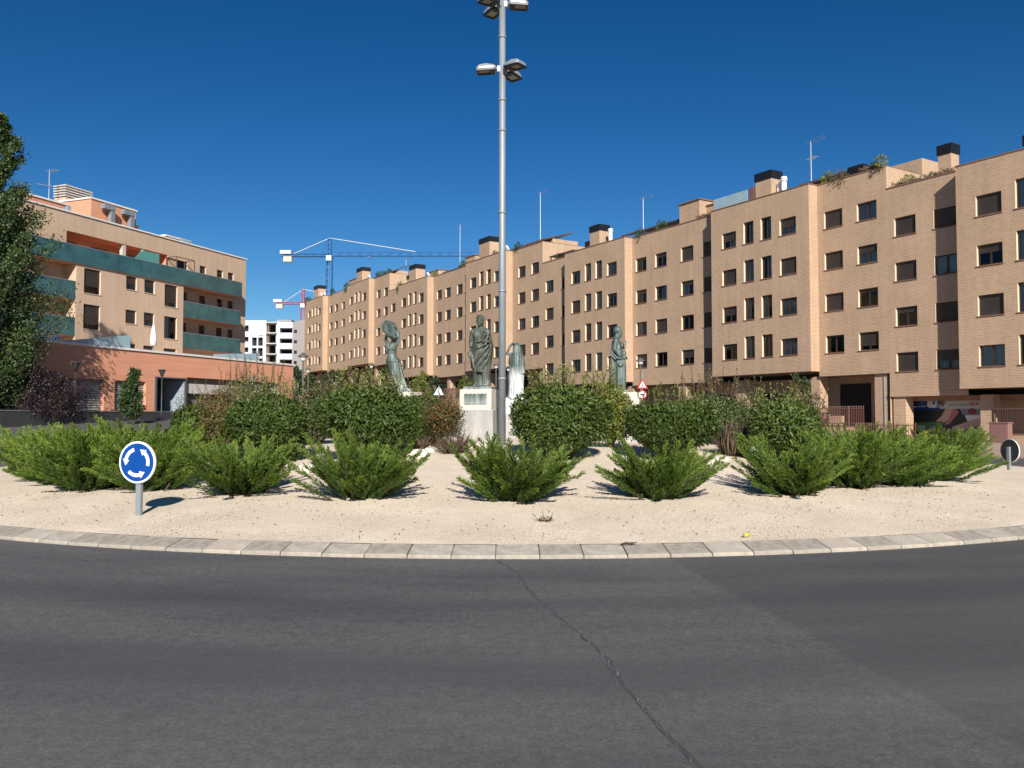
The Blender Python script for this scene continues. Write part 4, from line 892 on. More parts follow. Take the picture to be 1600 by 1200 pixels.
def crane(name_label, x, y, zj, zb, zap, cl, jl, col, col2, rot=0, wt=1.7):
    E = empty('tower_crane', (x, y, zb), rot); tag(E, name_label, 'crane'); m = mat('crane_'+col2, col, .5); H = zj-zb
    mb = MB(); lattice(mb, (0, 0, 0), (0, 0, H), wt, int(H/1.7), .11); mb.build('tower', m, E)
    mb = MB(); lattice(mb, (0, 0, H), (0, 0, zap-zb), .9, 4, .12); mb.build('apex', m, E)
    mb = MB(); lattice(mb, (.9, 0, H+.6), (jl, 0, H+.6), 1.3, int(jl/1.6), .09, True); mb.build('jib', m, E)
    mb = MB(); lattice(mb, (-.9, 0, H+.2), (-cl, 0, H+.2), .8, int(cl/1.4), .10); mb.box(-cl, -.9, -.6, .6, H-.15, H-.02); mb.build('counter_jib', m, E)
    mb = MB(); mb.box(-cl+.6, -cl+3.2, -.7, .7, H-1.9, H-.2); mb.build('counterweight', CONC, E)
    MB().box(-cl-.4, -cl+3.0, -.9, .9, H+.6, H+1.7).build('winch_house', mat('pale_panel', (.62, .62, .58), .6), E)
    MB().box(-.8, .8, -1.4, -.7, H-1.6, H-.1).build('cab', WHITE, E)
    mb = MB(); mb.tube([(0, 0, zap-zb), (-cl+3.4, 0, H+.6)], .10, 5); mb.build('tie_rod', mat('pale_tie', (.62, .63, .62), .5), E)
    mb = MB(); mb.tube([(0, 0, zap-zb), (jl*.58, 0, H+1.4)], .10, 5); mb.build('tie_rod', mat('pale_tie', (.62, .63, .62), .5), E)
    MB().box(jl*.26, jl*.26+1, -.5, .5, H-.7, H-.1).build('trolley', m, E)
    return E
crane('blue tower crane with a long jib rising above the brick apartment roofs', -57.4, 260, 52.3, 12, 58.0, 15.0, 46.5, (.03, .12, .30), 'blue')
crane('red tower crane with a pale counterweight behind the unfinished block', -83.2, 330, 46.8, 12, 52.6, 11.3, 38, (.42, .09, .10), 'red')

# ------------------------------------------------------------------ lamp mast with floodlights
def flood_light(E, z, az, tilt):
    """floodlight head hung off the mast towards azimuth az (0 = to the right of the camera, 90 = away)"""
    H = empty('floodlight', (0, 0, z), R(az)); H.parent = E
    M = Matrix.Translation((.15, 0, .0)) @ Matrix.Rotation(R(tilt), 4, 'Y') @ Matrix.Scale(1.04, 4)
    mb = MB(); L, Wd = .46, .34
    prof = [(0, .10), (.06, .16), (.40, .17), (.46, .12)]
    vs = []; fs = []
    rings = [(0.0, .13, .00, .05), (.05, .155, -.0, .085), (.22, .17, -.0, .12), (.40, .165, -.0, .10), (.46, .13, -.0, .05)]
    for x, wd, zb, zt in rings: vs += [(x, -wd, zb), (x, wd, zb), (x, wd, zb+.04), (x, wd*.75, zt), (x, -wd*.75, zt), (x, -wd, zb+.04)]
    for i in range(len(rings)-1):
        for k in range(6): fs.append((i*6+k, i*6+(k+1) % 6, (i+1)*6+(k+1) % 6, (i+1)*6+k))
    fs += [tuple(range(5, -1, -1)), tuple(24+k for k in range(6))]
    mb.add(vs, fs); mb.xf(M); mb.build('housing', mat('lamp_grey', (.30, .33, .35), .45, metal=.3), H)
    mb = MB(); mb.box(.03, .45, -.16, -.115, -.045, .005); mb.box(.03, .45, .115, .16, -.045, .005); mb.box(.03, .15, -.115, .115, -.045, .005); mb.box(.41, .45, -.115, .115, -.045, .005); mb.xf(M); mb.build('bezel', BLACK, H)
    mb = MB(); mb.box(.15, .41, -.115, .115, -.02, .004); mb.xf(M); mb.build('lens', mat('lamp_lens', (.24, .23, .19), .15), H)
    mb = MB(); mb.tube([(.05, 0, .02), (.13, 0, .03), tuple(M @ Vector((.09, 0, .04)))], .035, 8); mb.box(.0, .12, -.06, .06, -.06, .08); mb.build('bracket', GALV, H)
def mast():
    x, y = -.235, 19.85; z = isl(x, y); E = empty('lamp_mast', (x, y, z-.03)); tag(E, 'tall grey steel lighting mast with floodlights beside the draped statue pedestal', 'lamp post')
    H = 12.6
    MB().tube([(0, 0, 0), (0, 0, 5), (0, 0, H)], [.088, .082, .075], 24).build('pole', GALV, E, True)
    MB().box(-.2, .2, -.2, .2, 0, .04).build('base_plate', GALV, E)
    for zz in (1.6, 3.7, 5.6, 7.6, 8.35, 9.9): MB().tube([(0, 0, zz), (0, 0, zz+.05)], .097, 20).build('joint_ring', GALV, E, True)
    for az, tl in ((180, 4), (55, 4), (-40, 4)): flood_light(E, 9.12, az, tl)
    for az, tl in ((0, 4), (215, 4), (125, 4)): flood_light(E, 10.72, az, tl)
mast()

# ------------------------------------------------------------------ road signs
def disc(mb, r, y0, y1, n=48): mb.prism([(r*math.cos(2*PI*k/n), r*math.sin(2*PI*k/n)) for k in range(n)], y0, y1)
BLUE = mat('sign_blue', (.001, .055, .28), .35); SWHITE = mat('sign_white', (.80, .81, .82), .4); SRED = mat('sign_red', (.50, .015, .025), .4); SBACK = mat('sign_back', (.03, .033, .038), .55, metal=.3); SBLK = mat('sign_black', (.01, .01, .012), .5)
def roundabout_sign(x, y, rz, label, h=.75, r=.30):
    z = isl(x, y); E = empty('roundabout_sign', (x, y, z-.05), R(rz)); tag(E, label, 'road sign', 'round direction signs on the island')
    h += .05
    MB().box(-.042, .042, .02, .072, 0, h+.1).build('post', GALV, E)
    rim = MB(); disc(rim, r, -.012, .012); d = rim.build('disc', SWHITE, E); d.location = (0, 0, h)
    bk = MB(); disc(bk, r-.012, .0125, .018); o = bk.build('back', SBACK, E); o.location = (0, 0, h)
    f = MB(); disc(f, r*.905, -.0165, -.0125); o = f.build('blue_face', BLUE, E); o.location = (0, 0, h)
    for k in range(3):
        a0 = R(-15+120*k); pts = []; ro, ri = r*.70, r*.53; span = R(62)
        n = 10
        for i in range(n+1): a = a0+span*i/n; pts.append((ro*math.cos(a), ro*math.sin(a)))
        ae = a0+span; pts.append(((ro+r*.09)*math.cos(ae), (ro+r*.09)*math.sin(ae)))
        pts.append((r*.64*math.cos(ae+R(27)), r*.64*math.sin(ae+R(27)))); pts.append(((ri-r*.09)*math.cos(ae), (ri-r*.09)*math.sin(ae)))
        for i in range(n, -1, -1): a = a0+span*i/n; pts.append((ri*math.cos(a), ri*math.sin(a)))
        o = MB().prism(pts, -.0205, -.0168).build('arrow', SWHITE, E); o.location = (0, 0, h)
roundabout_sign(-5.36, 11.95, -14, 'round blue roundabout sign with three white arrows on a grey post', .77)
roundabout_sign(12.72, 21.3, 103, 'round traffic sign seen from its dark back at the gravel edge', .50)
def tri(r, cz=0): return [(-r*.866, -r*.5+cz), (r*.866, -r*.5+cz), (0, r+cz)]
def warning_signs():
    x, y = 9.1, 58.0; z = hgt(x, y); E = empty('traffic_sign', (x, y, z-.1), R(6)); tag(E, 'red bordered pedestrian triangle above a round lorry ban sign', 'road sign')
    MB().tube([(0, .04, 0), (0, .04, 4.0)], .04, 10).build('post', GALV, E)
    o = MB().prism(tri(.46), -.012, .012).build('triangle_plate', SRED, E); o.location = (0, 0, 3.05+.1)
    o2 = MB().prism(tri(.29), -.017, -.0125).build('white_face', SWHITE, E); o2.location = (0, 0, 3.15)
    mb = MB(); mb.ell((0, -.02, .10), (.03, .004, .032)); 
    for pts in ([(-.025, -.02), (.025, -.02), (.03, .065), (-.02, .065)], [(-.02, -.03), (.01, -.02), (-.05, -.135), (-.085, -.125)], [(0, -.02), (.03, -.03), (.085, -.13), (.05, -.14)], [(.03, .06), (.085, .0), (.065, -.015), (.02, .03)], [(-.02, .06), (-.08, .0), (-.06, -.015), (-.01, .03)]):
        mb.prism(pts, -.022, -.0172)
    o = mb.build('pedestrian_symbol', SBLK, E); o.location = (0, 0, 3.13)
    for nm, r, m, ya, yb in (('disc', .31, SRED, -.012, .012), ('white_face', .225, SWHITE, -.017, -.0125)):
        mb = MB(); disc(mb, r, ya, yb, 32); o = mb.build(nm, m, E); o.location = (0, 0, 2.50)
    mb = MB(); mb.prism([(-.16, -.05), (.06, -.05), (.06, .06), (-.16, .06)], -.021, -.0172); mb.prism([(.065, -.05), (.15, -.05), (.15, .0), (.12, .045), (.065, .045)], -.021, -.0172)
    for cx in (-.1, .1): mb.prism([(cx+.03*math.cos(t*PI/5), -.06+.03*math.sin(t*PI/5)) for t in range(10)], -.0215, -.0176)
    o = mb.build('lorry_symbol', SBLK, E); o.location = (0, 0, 2.50)
    x, y = -5.1, 58.0; z = hgt(x, y); E = empty('traffic_sign', (x, y, z-.1), R(186)); tag(E, 'triangular traffic sign seen from its pale bare back beside the draped statue', 'road sign')
    MB().tube([(0, .04, 0), (0, .04, 2.9)], .035, 10).build('post', GALV, E)
    o = MB().prism(tri(.42), -.012, .012).build('triangle_plate', mat('pale_back', (.55, .60, .64), .5, metal=.2), E); o.location = (0, 0, 2.45)
warning_signs()

# ------------------------------------------------------------------ street lamps
def street_lamp(px, depth, head_y, kind, label, w=.55, r=.05, m=DGREY):
    x = (px-800)/1300*depth; zt = 1.6+(652-head_y)*depth/1300; z = hgt(x, depth); h = zt-z+.1
    E = empty('street_lamp', (x, depth, z-.1)); tag(E, label, 'street lamp', 'street lamps around the roundabout')
    MB().tube([(0, 0, 0), (0, 0, .9), (0, 0, .95), (0, 0, h-.5)], [r*1.35, r*1.35, r, r*.9], 10).build('pole', m, E, True)
    if kind == 'dish':
        MB().lathe([(.05, h-.5), (.09, h-.45), (w*.36, h-.10), (w*.36, h-.08)], 16).build('lamp_body', m, E, True)
        MB().lathe([(w*.5, h-.08), (w*.5, h-.04), (.05, h)], 20).build('lamp_cap', m, E)
    else:
        MB().lathe([(.06, h-.5), (w*.25, h-.46), (w*.33, h-.24), (w*.30, h-.22)], 16).build('lantern', mat('frosted_lamp', (.62, .62, .60), .3), E, True)
        MB().lathe([(w*.5, h-.24), (w*.48, h-.20), (.10, h-.03), (.02, h+.02)], 20).build('lamp_cap', m, E)
LBR = mat('brown_grey_metal', (.13, .11, .095), .55, metal=.2)
street_lamp(117.5, 54, 566, 'dish', 'dark dish topped street lamp in front of the roller shutter by the purple tree', .62, .05)
street_lamp(252.5, 57, 577, 'dish', 'dark dish topped street lamp in front of the grey steel portal', .58, .05)
street_lamp(473, 48, 551, 'lantern', 'grey lantern street lamp left of the dancer statue, tallest beside the white block', .62, .055, LBR)
street_lamp(481, 76, 574, 'lantern', 'thin lantern street lamp just behind the tallest lantern lamp', .5, .05, LBR)
street_lamp(580, 78, 567, 'lantern', 'brown lantern street lamp behind the hedge left of the dancer statue', .56, .055, LBR)
street_lamp(524, 80, 597, 'dish', 'short pale dish lamp in the garden left of the dancer statue', .62, .05, GALV)
street_lamp(775, 74, 567, 'lantern', 'lantern street lamp between the draped statue and the steel mast', .58, .05, LBR)
street_lamp(794, 82, 572, 'lantern', 'lantern street lamp between the steel mast and the veiled statue', .55, .05, DGREY)
street_lamp(1001, 60, 559, 'lantern', 'lantern street lamp behind the pedestrian warning sign', .68, .055, LBR)
street_lamp(394, 70, 588, 'dish', 'thin small street lamp in front of the orange wall behind tall red shoots', .5, .04, GALV)
# pale ball on the pavement by the purple tree
E = empty('ball_bollard', (-31.2, 52, hgt(-31.2, 52)+.1)); tag(E, 'pale round stone ball bollard below the purple tree', 'bollard')
MB().lathe([(.22, -.1), (.22, .05), (.14, .10)], 16).build('base', CONC, E); MB().ell((0, 0, .3), (.24, .24, .24), 18, 12).build('ball', mat('pale_stone', (.55, .53, .5), .8), E, True)

# ------------------------------------------------------------------ statues
def sculpt(mb, name, m, parent, voxel=.0125, smooth=1):
    me = mb.mesh(name, None); o = bpy.data.objects.new('tmp', me); C.objects.link(o)
    md = o.modifiers.new('r', 'REMESH'); md.mode = 'VOXEL'; md.voxel_size = voxel
    sm_ = o.modifiers.new('s', 'SMOOTH'); sm_.factor = .5; sm_.iterations = smooth
    dg = bpy.context.evaluated_depsgraph_get(); dg.update()
    out = bpy.data.meshes.new_from_object(o.evaluated_get(dg)); bpy.data.objects.remove(o); bpy.data.meshes.remove(me)
    out.name = name; out.materials.clear(); out.materials.append(m)
    out.polygons.foreach_set('use_smooth', [True]*len(out.polygons)); return place(name, out, parent)
def loft(mb, rings, n=72):                             # rings: (cx, cy, z, rx, ry, fold amplitude, fold count, phase)
    vs = []; m = len(rings); fine = []
    for i in range(m-1):
        for k in range(4): fine.append(tuple(a+(b-a)*k/4 for a, b in zip(rings[i], rings[i+1])))
    fine.append(rings[-1])
    for (cx, cy, z, rx, ry, fa, nf, ph) in fine:
        for k in range(n):
            a = 2*PI*k/n; s_ = 1+fa*(abs(math.sin(a*nf/2+ph))**.7*2-1.2)/max(rx, .05)
            vs.append((cx+rx*s_*math.cos(a), cy+ry*s_*math.sin(a), z))
    q = len(fine)
    fs = [(j*n+k, j*n+(k+1) % n, (j+1)*n+(k+1) % n, (j+1)*n+k) for j in range(q-1) for k in range(n)]
    up = fine[-1][2] > fine[0][2]
    fs += [tuple(range(n-1, -1, -1)), tuple((q-1)*n+k for k in range(n))]
    if not up: fs = [f[::-1] for f in fs]
    mb.add(vs, fs)
def capsule(mb, pts, rad, n=14):
    mb.tube(pts, rad, n)
    for p, r in ((pts[0], rad[0]), (pts[-1], rad[-1])): mb.ell(p, (r, r, r), n, 8)
    for p, r in zip(pts[1:-1], rad[1:-1]): mb.ell(p, (r*1.0, r*1.0, r*1.0), n, 8)
def head(mb, c, yaw=0, pitch=0, s=1.0, beard=False, hair='curl'):
    """head facing -y before yaw; s scales a 23 cm high head"""
    M = Matrix.Translation(c) @ Matrix.Rotation(yaw, 4, 'Z') @ Matrix.Rotation(pitch, 4, 'X') @ Matrix.Scale(s, 4)
    h = MB()
    h.ell((0, .012, .022), (.078, .098, .098), 20, 14); h.ell((0, -.022, -.045), (.058, .062, .075), 18, 12)
    h.ell((0, -.068, -.098), (.024, .022, .020)); h.ell((0, -.094, -.018), (.0135, .018, .030)); h.ell((0, -.106, -.036), (.016, .016, .012))
    h.ell((0, -.078, .030), (.056, .022, .014)); h.ell((0, -.086, -.066), (.026, .012, .008)); h.ell((0, -.083, -.080), (.022, .012, .008))
    for sx in (-1, 1):
        h.ell((sx*.031, -.078, .004), (.015, .011, .010)); h.ell((sx*.080, .006, -.010), (.012, .022, .032)); h.ell((sx*.043, -.062, -.035), (.022, .022, .022))
    rr = random.Random(5)
    if hair == 'curl':
        for k in range(70):
            a = rr.uniform(0, 2*PI); e = rr.uniform(.05, 1.5); d = Vector((math.cos(a)*math.cos(e), math.sin(a)*math.cos(e), math.sin(e)))
            if d.y < -.45 and d.z < .62: continue
            h.ell((d.x*.083, .014+d.y*.102, .025+d.z*.102), (.021, .021, .021), 8, 6)
    elif hair == 'short': h.ell((0, .024, .034), (.083, .096, .096), 18, 12)
    elif hair == 'bun': h.ell((0, .022, .030), (.088, .100, .100), 18, 12); h.ell((0, .115, .02), (.045, .05, .05))
    if beard:
        h.ell((0, -.062, -.112), (.045, .040, .050)); h.ell((0, -.05, -.085), (.055, .05, .045))
    h.xf(M); mb.v, base = mb.v, len(mb.v); mb.add(h.v, h.f)
def hand(mb, p, d, n, s=1.0, curl=.5):
    """palm at p, fingers along d, back of hand along n"""
    d, n = Vector(d).normalized(), Vector(n).normalized(); sd = d.cross(n).normalized(); n = sd.cross(d); p = Vector(p)
    M = Matrix((sd, d, n)).transposed().to_4x4(); M.translation = p + d*.045*s
    mb.ell((0, 0, 0), (1, 1, 1), 4, 3) if False else None
    h = MB(); h.ell((0, 0, 0), (.042*s, .052*s, .020*s), 14, 8); h.xf(M); mb.add(h.v, h.f)
    for k, ln in enumerate((.062, .072, .068, .052)):
        b = p + d*.088*s + sd*(.030-.020*k)*s; q = b + (d*math.cos(curl)-n*math.sin(curl))*ln*.55*s; e = q + (d*math.cos(curl*2.2)-n*math.sin(curl*2.2))*ln*.5*s
        capsule(mb, [b, q, e], [.0105*s, .010*s, .009*s], 8)
    b = p + d*.02*s + sd*.038*s; q = b + (sd*.7+d*.6-n*.2).normalized()*.04*s; capsule(mb, [b, q, q+(d-n*.4).normalized()*.03*s], [.013*s, .012*s, .010*s], 8)

MARB = mat('white_stone', (.60, .55, .47), .75, var=.10, vscale=3, bump=.15)
PEDG = mat('stained_concrete', (.38, .37, .35), .85, var=.22, vscale=2.2, bump=.2, stretch=(3.5, 3.5, .7))
MARBL = mat('bright_stone', (.74, .73, .71), .7, var=.08, vscale=3)
def pedestal(x, y, rz, zt, label, plaque=False, w0=.90, w1=.80, zmid=.50, m1=MARB):
    z = isl(x, y)-.06; E = empty('pedestal', (x, y, z), R(rz)); tag(E, label, 'pedestal', 'statue pedestals'); h = zt-z
    def blk(w_, z0, z1, m, nm):
        b = .012; mb = MB(); a = w_/2
        P = [(-a, -a), (a, -a), (a, a), (-a, a)]; q = a-b
        mb.add([(sx*a, sy*a, z0) for sx, sy in ((-1, -1), (1, -1), (1, 1), (-1, 1))] + [(sx*a, sy*a, z1-b) for sx, sy in ((-1, -1), (1, -1), (1, 1), (-1, 1))] + [(sx*q, sy*q, z1) for sx, sy in ((-1, -1), (1, -1), (1, 1), (-1, 1))],
            [(0, 1, 5, 4), (1, 2, 6, 5), (2, 3, 7, 6), (3, 0, 4, 7), (4, 5, 9, 8), (5, 6, 10, 9), (6, 7, 11, 10), (7, 4, 8, 11), (8, 9, 10, 11), (3, 2, 1, 0)])
        return mb.build(nm, m, E)
    blk(w0, 0, h-zmid, PEDG, 'lower_block'); blk(w1, h-zmid-.002, h, m1, 'upper_block')
    MB().box(-w0/2-.12, w0/2+.12, -w0/2-.12, w0/2+.12, -.05, .07).build('footing', CONC, E)
    if plaque:
        pts = []; n = 22; a, b = .285, .125
        for i in range(n): t = -1+2*i/n; pts.append((a*t, -b+.012*math.sin(i*1.9)))
        for i in range(10): t = -1+2*i/10; pts.append((a+.01*math.sin(i*2.2), b*t))
        for i in range(n): t = 1-2*i/n; pts.append((a*t, b+.012*math.sin(i*1.7)))
        for i in range(10): t = 1-2*i/10; pts.append((-a+.01*math.sin(i*2.4), b*t))
        o = MB().prism(pts, -w1/2-.025, -w1/2+.002).build('plaque', bronze('plaque_bronze', (-.25, .12, .7)), E); o.location = (0, 0, h-zmid*.47)
    return E
def statue(label, x, y, rz, zt, fn, m, sc=1.0):
    E = empty('statue', (x, y, zt-.004), R(rz)); tag(E, label, 'statue', 'bronze statues on the island'); E.scale = (sc,)*3
    mb = MB(); fn(mb, E); sculpt(mb, 'figure', m, E); return E

def st_toga(mb, E):
    MB().box(-.36, .36, -.30, .30, 0, .075).build('plinth', bronze('bronze_plinth', (-.1, .12, .5)), E); z0 = .075
    b = MB()
    loft(b, [(0, 0, .92, .17, .12, 0, 1, 0), (0, 0, 1.08, .155, .11, 0, 1, 0), (0, -.012, 1.26, .192, .128, 0, 1, 0), (0, 0, 1.36, .205, .11, 0, 1, 0), (0, .005, 1.43, .14, .08, 0, 1, 0), (0, .005, 1.47, .065, .06, 0, 1, 0)])
    for sx in (-1, 1):
        b.ell((sx*.085, -.088, 1.285), (.095, .036, .065)); b.ell((sx*.19, 0, 1.35), (.078, .075, .085)); capsule(b, [(sx*.02, .015, 1.455), (sx*.12, .01, 1.415), (sx*.19, 0, 1.37)], [.055, .062, .07])
    for p in ([(.20, .02, 1.42), (.16, -.12, 1.30), (.06, -.16, 1.12)], [(.24, .0, 1.38), (.22, -.11, 1.24), (.13, -.16, 1.10)], [(.14, .03, 1.43), (.08, -.13, 1.32), (-.06, -.16, 1.08)]): b.tube(p, [.022, .03, .02], 8)
    capsule(b, [(0, .005, 1.42), (0, -.005, 1.54)], [.062, .056]); head(b, (0, -.008, 1.635), 0, 0, 1.2, False, 'curl')
    capsule(b, [(-.205, 0, 1.335), (-.238, .02, 1.10), (-.215, -.06, .86)], [.064, .050, .036]); hand(b, (-.232, -.055, .85), (.1, -.15, -1), (-1, -.2, 0), 1.15, .6)
    capsule(b, [(.205, 0, 1.335), (.262, .01, 1.11), (.14, -.17, 1.13)], [.066, .054, .040]); hand(b, (.15, -.17, 1.13), (-.8, -.5, .05), (.3, -.5, .8), 1.15, .35)
    # scroll held against the thigh
    capsule(b, [(-.27, -.09, .84), (-.18, -.11, .62)], [.032, .028])
    # wrapped cloth
    loft(b, [(-.01, .0, .36, .165, .15, .018, 13, .3), (-.005, 0, .55, .19, .165, .020, 13, .5), (0, 0, .78, .21, .17, .016, 12, .9), (0, 0, .98, .21, .16, .012, 11, 1.3), (.01, 0, 1.10, .19, .145, .008, 9, 1.6), (.02, .0, 1.17, .17, .13, .0, 9, 1.6)])
    loft(b, [(.03, .08, .02, .19, .09, .02, 9, 0), (.02, .07, .3, .21, .10, .022, 9, .3), (0, .05, .6, .21, .11, .015, 9, .6)])
    for p in ([(-.22, -.06, .98), (-.05, -.17, 1.02), (.14, -.17, 1.10), (.30, -.04, 1.10)], [(-.21, -.07, .90), (-.02, -.185, .96), (.2, -.16, 1.05)],
              [(.24, -.12, 1.03), (.10, -.19, .84), (-.08, -.185, .62), (-.17, -.13, .48)], [(.26, -.09, .95), (.16, -.18, .74), (.02, -.19, .53)], [(.27, -.06, .86), (.2, -.15, .62), (.1, -.17, .45)],
              [(-.2, -.10, .80), (-.14, -.17, .60), (-.12, -.17, .44)], [(.285, -.02, 1.06), (.26, -.05, .75), (.19, -.05, .35)]):
        b.tube(p, [.022]+[.034]*(len(p)-2)+[.016], 8)
    loft(b, [(.13, .04, .10, .07, .10, .018, 7, 0), (.17, .03, .45, .075, .12, .018, 7, .5), (.235, .02, .8, .07, .12, .012, 7, .9), (.275, .01, 1.06, .055, .09, 0, 7, 1)])
    loft(b, [(-.19, .08, .46, .05, .09, .014, 5, 0), (-.215, .08, .8, .055, .10, .012, 5, .4), (-.20, .07, 1.2, .05, .08, 0, 5, 1), (-.17, .06, 1.36, .04, .06, 0, 5, 1)])
    for sx, fx in ((-1, -.12), (1, .105)):
        capsule(b, [(sx*.09, 0, .80), (fx, -.055, .47), (fx*1.02, -.02, .25), (fx, .01, .07)], [.10, .072, .060, .042]); b.ell((fx, -.065, .035), (.045, .115, .035)); b.ell((fx, -.12, .02), (.048, .05, .022))
    b.ell((.16, .05, .10), (.10, .10, .12)); b.xf(Matrix.Translation((0, 0, z0))); mb.add(b.v, b.f)

def st_dancer(mb, E):
    b = MB()
    # skirt: feet at the right, hips swung left
    loft(b, [(.05, 0, 0, .16, .16, .02, 11, 0), (.035, 0, .08, .135, .14, .018, 11, .2), (-.05, 0, .32, .145, .14, .016, 11, .5), (-.14, 0, .58, .165, .145, .014, 11, .8), (-.205, 0, .78, .165, .14, .010, 10, 1.1), (-.235, 0, .90, .155, .125, .006, 9, 1.3), (-.25, 0, 1.0, .12, .10, 0, 9, 1.3)])
    loft(b, [(-.245, 0, .90, .145, .115, .010, 8, 0), (-.255, 0, 1.02, .115, .095, .005, 8, .4), (-.265, -.01, 1.16, .135, .10, 0, 8, .4), (-.25, 0, 1.28, .125, .09, 0, 8, .4), (-.235, .01, 1.34, .06, .055, 0, 8, .4)])
    loft(b, [(-.205, -.01, .82, .185, .15, .016, 12, .2), (-.225, 0, .90, .165, .13, .01, 12, .4), (-.24, 0, .95, .13, .11, 0, 12, .4)])
    for sx in (-1, 1): b.ell((-.265+sx*.06, -.085, 1.17), (.055, .05, .055))
    capsule(b, [(-.235, .01, 1.32), (-.225, .02, 1.42)], [.055, .048]); head(b, (-.225, .03, 1.485), R(-20), R(-38), .93, False, 'bun')
    capsule(b, [(-.36, 0, 1.28), (-.405, -.05, 1.12), (-.37, -.03, 1.20)], [.05, .045, .04])
    capsule(b, [(-.36, 0, 1.29), (-.43, -.04, 1.40), (-.385, -.08, 1.56)], [.052, .042, .032]); hand(b, (-.385, -.08, 1.55), (.1, -.2, 1), (-1, 0, 0), 1, .5)
    capsule(b, [(-.13, .01, 1.29), (-.085, -.02, 1.46), (-.11, -.03, 1.66)], [.052, .042, .032]); hand(b, (-.11, -.03, 1.66), (-.3, -.2, 1), (1, 0, 0), 1, .6)
    for p in ([(-.10, -.12, .86), (-.04, -.13, .5), (.08, -.13, .08)], [(-.2, -.14, .84), (-.14, -.15, .5), (-.0, -.15, .06)], [(-.30, -.10, .84), (-.22, -.13, .45), (-.06, -.14, .1)], [(-.05, -.08, .8), (.04, -.1, .45), (.17, -.1, .04)], [(-.12, -.14, .35), (.0, -.17, .28), (.12, -.13, .12)]):
        b.tube(p, [.012, .022, .018], 8)
    b.ell((.10, -.12, .04), (.06, .11, .05)); b.ell((.20, .0, .05), (.09, .12, .05))
    # tambourine raised over the head
    M = Matrix.Translation((-.29, -.10, 1.67)) @ Matrix.Rotation(R(-20), 4, 'Y') @ Matrix.Rotation(R(57), 4, 'Z') @ Matrix.Rotation(R(-12), 4, 'X')
    t = MB(); disc(t, .28, -.035, .035, 40); disc(t, .20, -.05, -.03, 40); t.xf(M); b.add(t.v, t.f)
    rim = MB(); rim.tube([((.27*math.cos(2*PI*k/36)), -.04, .27*math.sin(2*PI*k/36)) for k in range(37)], .018, 8); rim.xf(M); b.add(rim.v, rim.f)
    mb.add(b.v, b.f)

def st_veil(mb, E):                                     # seen from behind: back is -y here
    b = MB()
    loft(b, [(0, 0, 0, .235, .21, .020, 13, 0), (0, 0, .3, .215, .19, .020, 13, .3), (0, 0, .7, .235, .19, .016, 12, .7), (0, 0, 1.0, .215, .16, .010, 11, 1.0), (.0, 0, 1.25, .20, .13, 0, 9, 1), (0, 0, 1.42, .16, .10, 0, 9, 1), (0, .0, 1.5, .07, .06, 0, 9, 1)])
    capsule(b, [(0, 0, 1.45), (.01, .0, 1.56)], [.06, .055]); head(b, (.02, .01, 1.63), R(180), R(8), 1.0, False, 'bun')
    # long veil
    loft(b, [(.10, -.10, .78, .165, .085, .022, 15, .0), (.085, -.105, .95, .175, .10, .022, 15, .1), (.06, -.09, 1.2, .165, .11, .020, 15, .2), (.035, -.06, 1.45, .145, .12, .016, 14, .25), (.02, -.02, 1.62, .125, .125, .010, 13, .3), (.015, 0, 1.72, .095, .105, .004, 12, .3), (.01, 0, 1.765, .05, .06, 0, 12, .3)])
    loft(b, [(.20, -.04, .80, .06, .06, .012, 7, 0), (.21, -.03, .95, .075, .08, .01, 7, .3), (.18, -.02, 1.3, .06, .09, 0, 7, .3)])
    # raised arm holding the veil
    capsule(b, [(-.17, .02, 1.40), (-.30, .02, 1.42), (-.20, -.0, 1.66), (-.10, -.04, 1.74)], [.06, .048, .040, .034]); hand(b, (-.12, -.04, 1.735), (1, -.2, .1), (0, 0, 1), 1.1, .5)
    capsule(b, [(-.17, .02, 1.38), (-.215, .05, 1.12), (-.16, .14, 1.0)], [.06, .048, .038])
    for k in range(9):
        a = -1.2+.3*k; b.tube([(.21*math.sin(a), -.18*math.cos(a), .95), (.21*math.sin(a*1.05), -.19*math.cos(a), .5), (.235*math.sin(a*1.1), -.20*math.cos(a), .03)], [.014, .022, .024], 7)
    mb.add(b.v, b.f)

